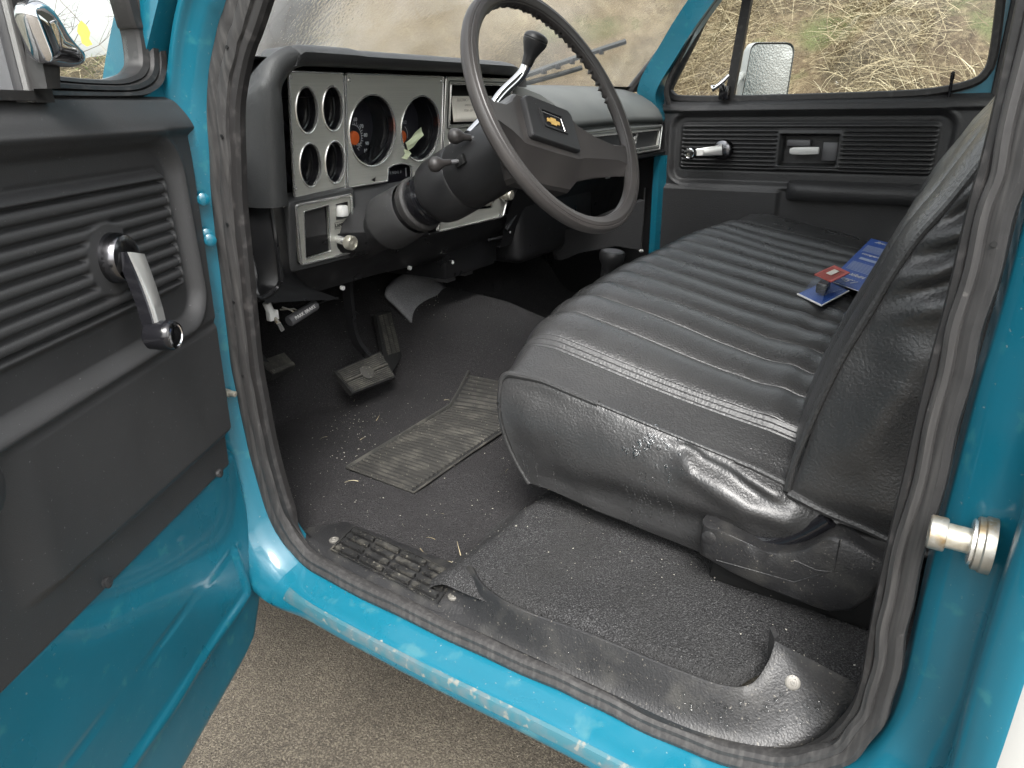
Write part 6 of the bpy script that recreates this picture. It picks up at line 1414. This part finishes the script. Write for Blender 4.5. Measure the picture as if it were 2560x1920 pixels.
# rain drops: flattened beads on the seat end, the sill and the moulding
def beads(pts, name, label):
    vs_, fs = [], []
    for p, nrm, r_, st in pts:
        nrm = Vector(nrm).normalized(); a = nrm.orthogonal().normalized(); b = nrm.cross(a)
        if st > 1: b = V(0, 0, -1) - nrm * nrm.dot(V(0, 0, -1)); b.normalize(); a = nrm.cross(b)
        b0 = len(vs_); K = 8
        for h, k in ((0, 1), (.32, .86), (.52, .5)):
            for i in range(K):
                t = 2 * math.pi * i / K; vs_.append(tuple(p + a * (r_ * k * math.cos(t)) + b * (r_ * k * st * math.sin(t)) + nrm * (r_ * h * .8)))
        vs_.append(tuple(p + nrm * r_ * .48))
        for l in range(2):
            for i in range(K): fs.append((b0 + l * K + i, b0 + l * K + (i + 1) % K, b0 + (l + 1) * K + (i + 1) % K, b0 + (l + 1) * K + i))
        for i in range(K): fs.append((b0 + 2 * K + i, b0 + 2 * K + (i + 1) % K, b0 + 3 * K))
    me = bpy.data.meshes.new(name); me.from_pydata(vs_, [], fs); me.update(); me.polygons.foreach_set('use_smooth', [True] * len(me.polygons))
    return obj(name, me, M['water'], kind='stuff', label=label)
drops = []
def side_pt(i, j):
    p = Vector(A2[i, j].tolist()); du = Vector((A2[min(i + 1, 189), j] - A2[max(i - 1, 0), j]).tolist()); dv = Vector((A2[i, min(j + 1, NVs - 1)] - A2[i, max(j - 1, 0)]).tolist())
    n = du.cross(dv).normalized(); return p, (n if n.x < 0 else -n)
yz_ = A2[..., 1], A2[..., 2]
def near_idx(y, z): return np.unravel_index(np.argmin((yz_[0] - y) ** 2 + (yz_[1] - z) ** 2), yz_[0].shape)
for _ in range(130):
    u, v = rng.normal(935, 75), rng.normal(430, 60); r_ = .0009 + .0030 * rng.random() ** 3.5
    if _ > 80: u, v = rng.normal(1000, 100), rng.normal(560, 60); r_ = .0008 + .0022 * rng.random() ** 3
    if _ > 115: u, v = rng.uniform(150, 480), rng.uniform(80, 500); r_ = .0012
    y, z = SP(1200 + u * k_, 900 + v * k_); i, j = near_idx(y, z); p, n_ = side_pt(i, j); drops.append((p, n_, r_, 1.35))
for u0 in (830, 850, 880, 905, 960, 1030, 790, 230, 250, 300, 390):      # trails running down
    v = rng.uniform(560, 640) if u0 > 500 else rng.uniform(420, 560)
    while v < (900 if u0 > 500 else 720):
        y, z = SP(1200 + (u0 + rng.normal(0, 3)) * k_, 900 + v * k_); i, j = near_idx(y, z); p, n_ = side_pt(i, j); drops.append((p, n_, rng.uniform(.0007, .0014), 1.8)); v += rng.uniform(8, 26)
for _ in range(70):
    y = rng.uniform(.02, .16); k = rng.random(); i = int(np.clip(np.interp(y, [.02, .16], [len(o3) - 10, len(o3) - 40]), 0, len(o3) - 1)); p = o3[i].lerp(i3[i], .25 + .5 * k)
    drops.append((p + V(-.001, 0, .004), (-.5, 0, .8), rng.uniform(.0008, .0022), 1.))
for _ in range(60):
    i = rng.integers(20, len(o3) - 30); p = o3[i].lerp(i3[i], rng.uniform(.1, .6)); drops.append((p + V(0, 0, .0062), (-.3, 0, .9), rng.uniform(.0007, .0016), 1.))
for _ in range(60):
    y = rng.uniform(.05, .85); x = rng.uniform(.547, .572); z = np.interp(x, [.5465, .5515, .560, .575], [-.6965, -.694, -.6925, -.690]); lift = .10 * float(sst(.80, .98, y)) ** 1.6 + .075 * float(sst(.06, -.08, y)) ** 1.5
    drops.append((V(x, y, z + lift), (0, 0, 1), rng.uniform(.0006, .0014), 1.))
q = P(1583, 1782, z=-.690); drops.append((q, (0, 0, 1), .0055, 1.))
beads(drops, 'rain_drops', 'clear rain drops on the seat end, sill and sill moulding')

# lettering becomes ordinary meshes
bpy.context.view_layer.update(); dg = bpy.context.evaluated_depsgraph_get()
for o in [o for o in bpy.data.objects if o.type == 'FONT']:
    me = bpy.data.meshes.new_from_object(o.evaluated_get(dg)); mt = o.data.materials[0]; nm = o.name; par, mpi, mb = o.parent, o.matrix_parent_inverse.copy(), o.matrix_basis.copy()
    bpy.data.objects.remove(o); k = bpy.data.objects.new(nm, me); COL.objects.link(k); k.parent = par; k.matrix_parent_inverse = mpi; k.matrix_basis = mb
    if not me.materials: me.materials.append(mt)
for o in bpy.data.objects:
    if '_at' in o: del o['_at']
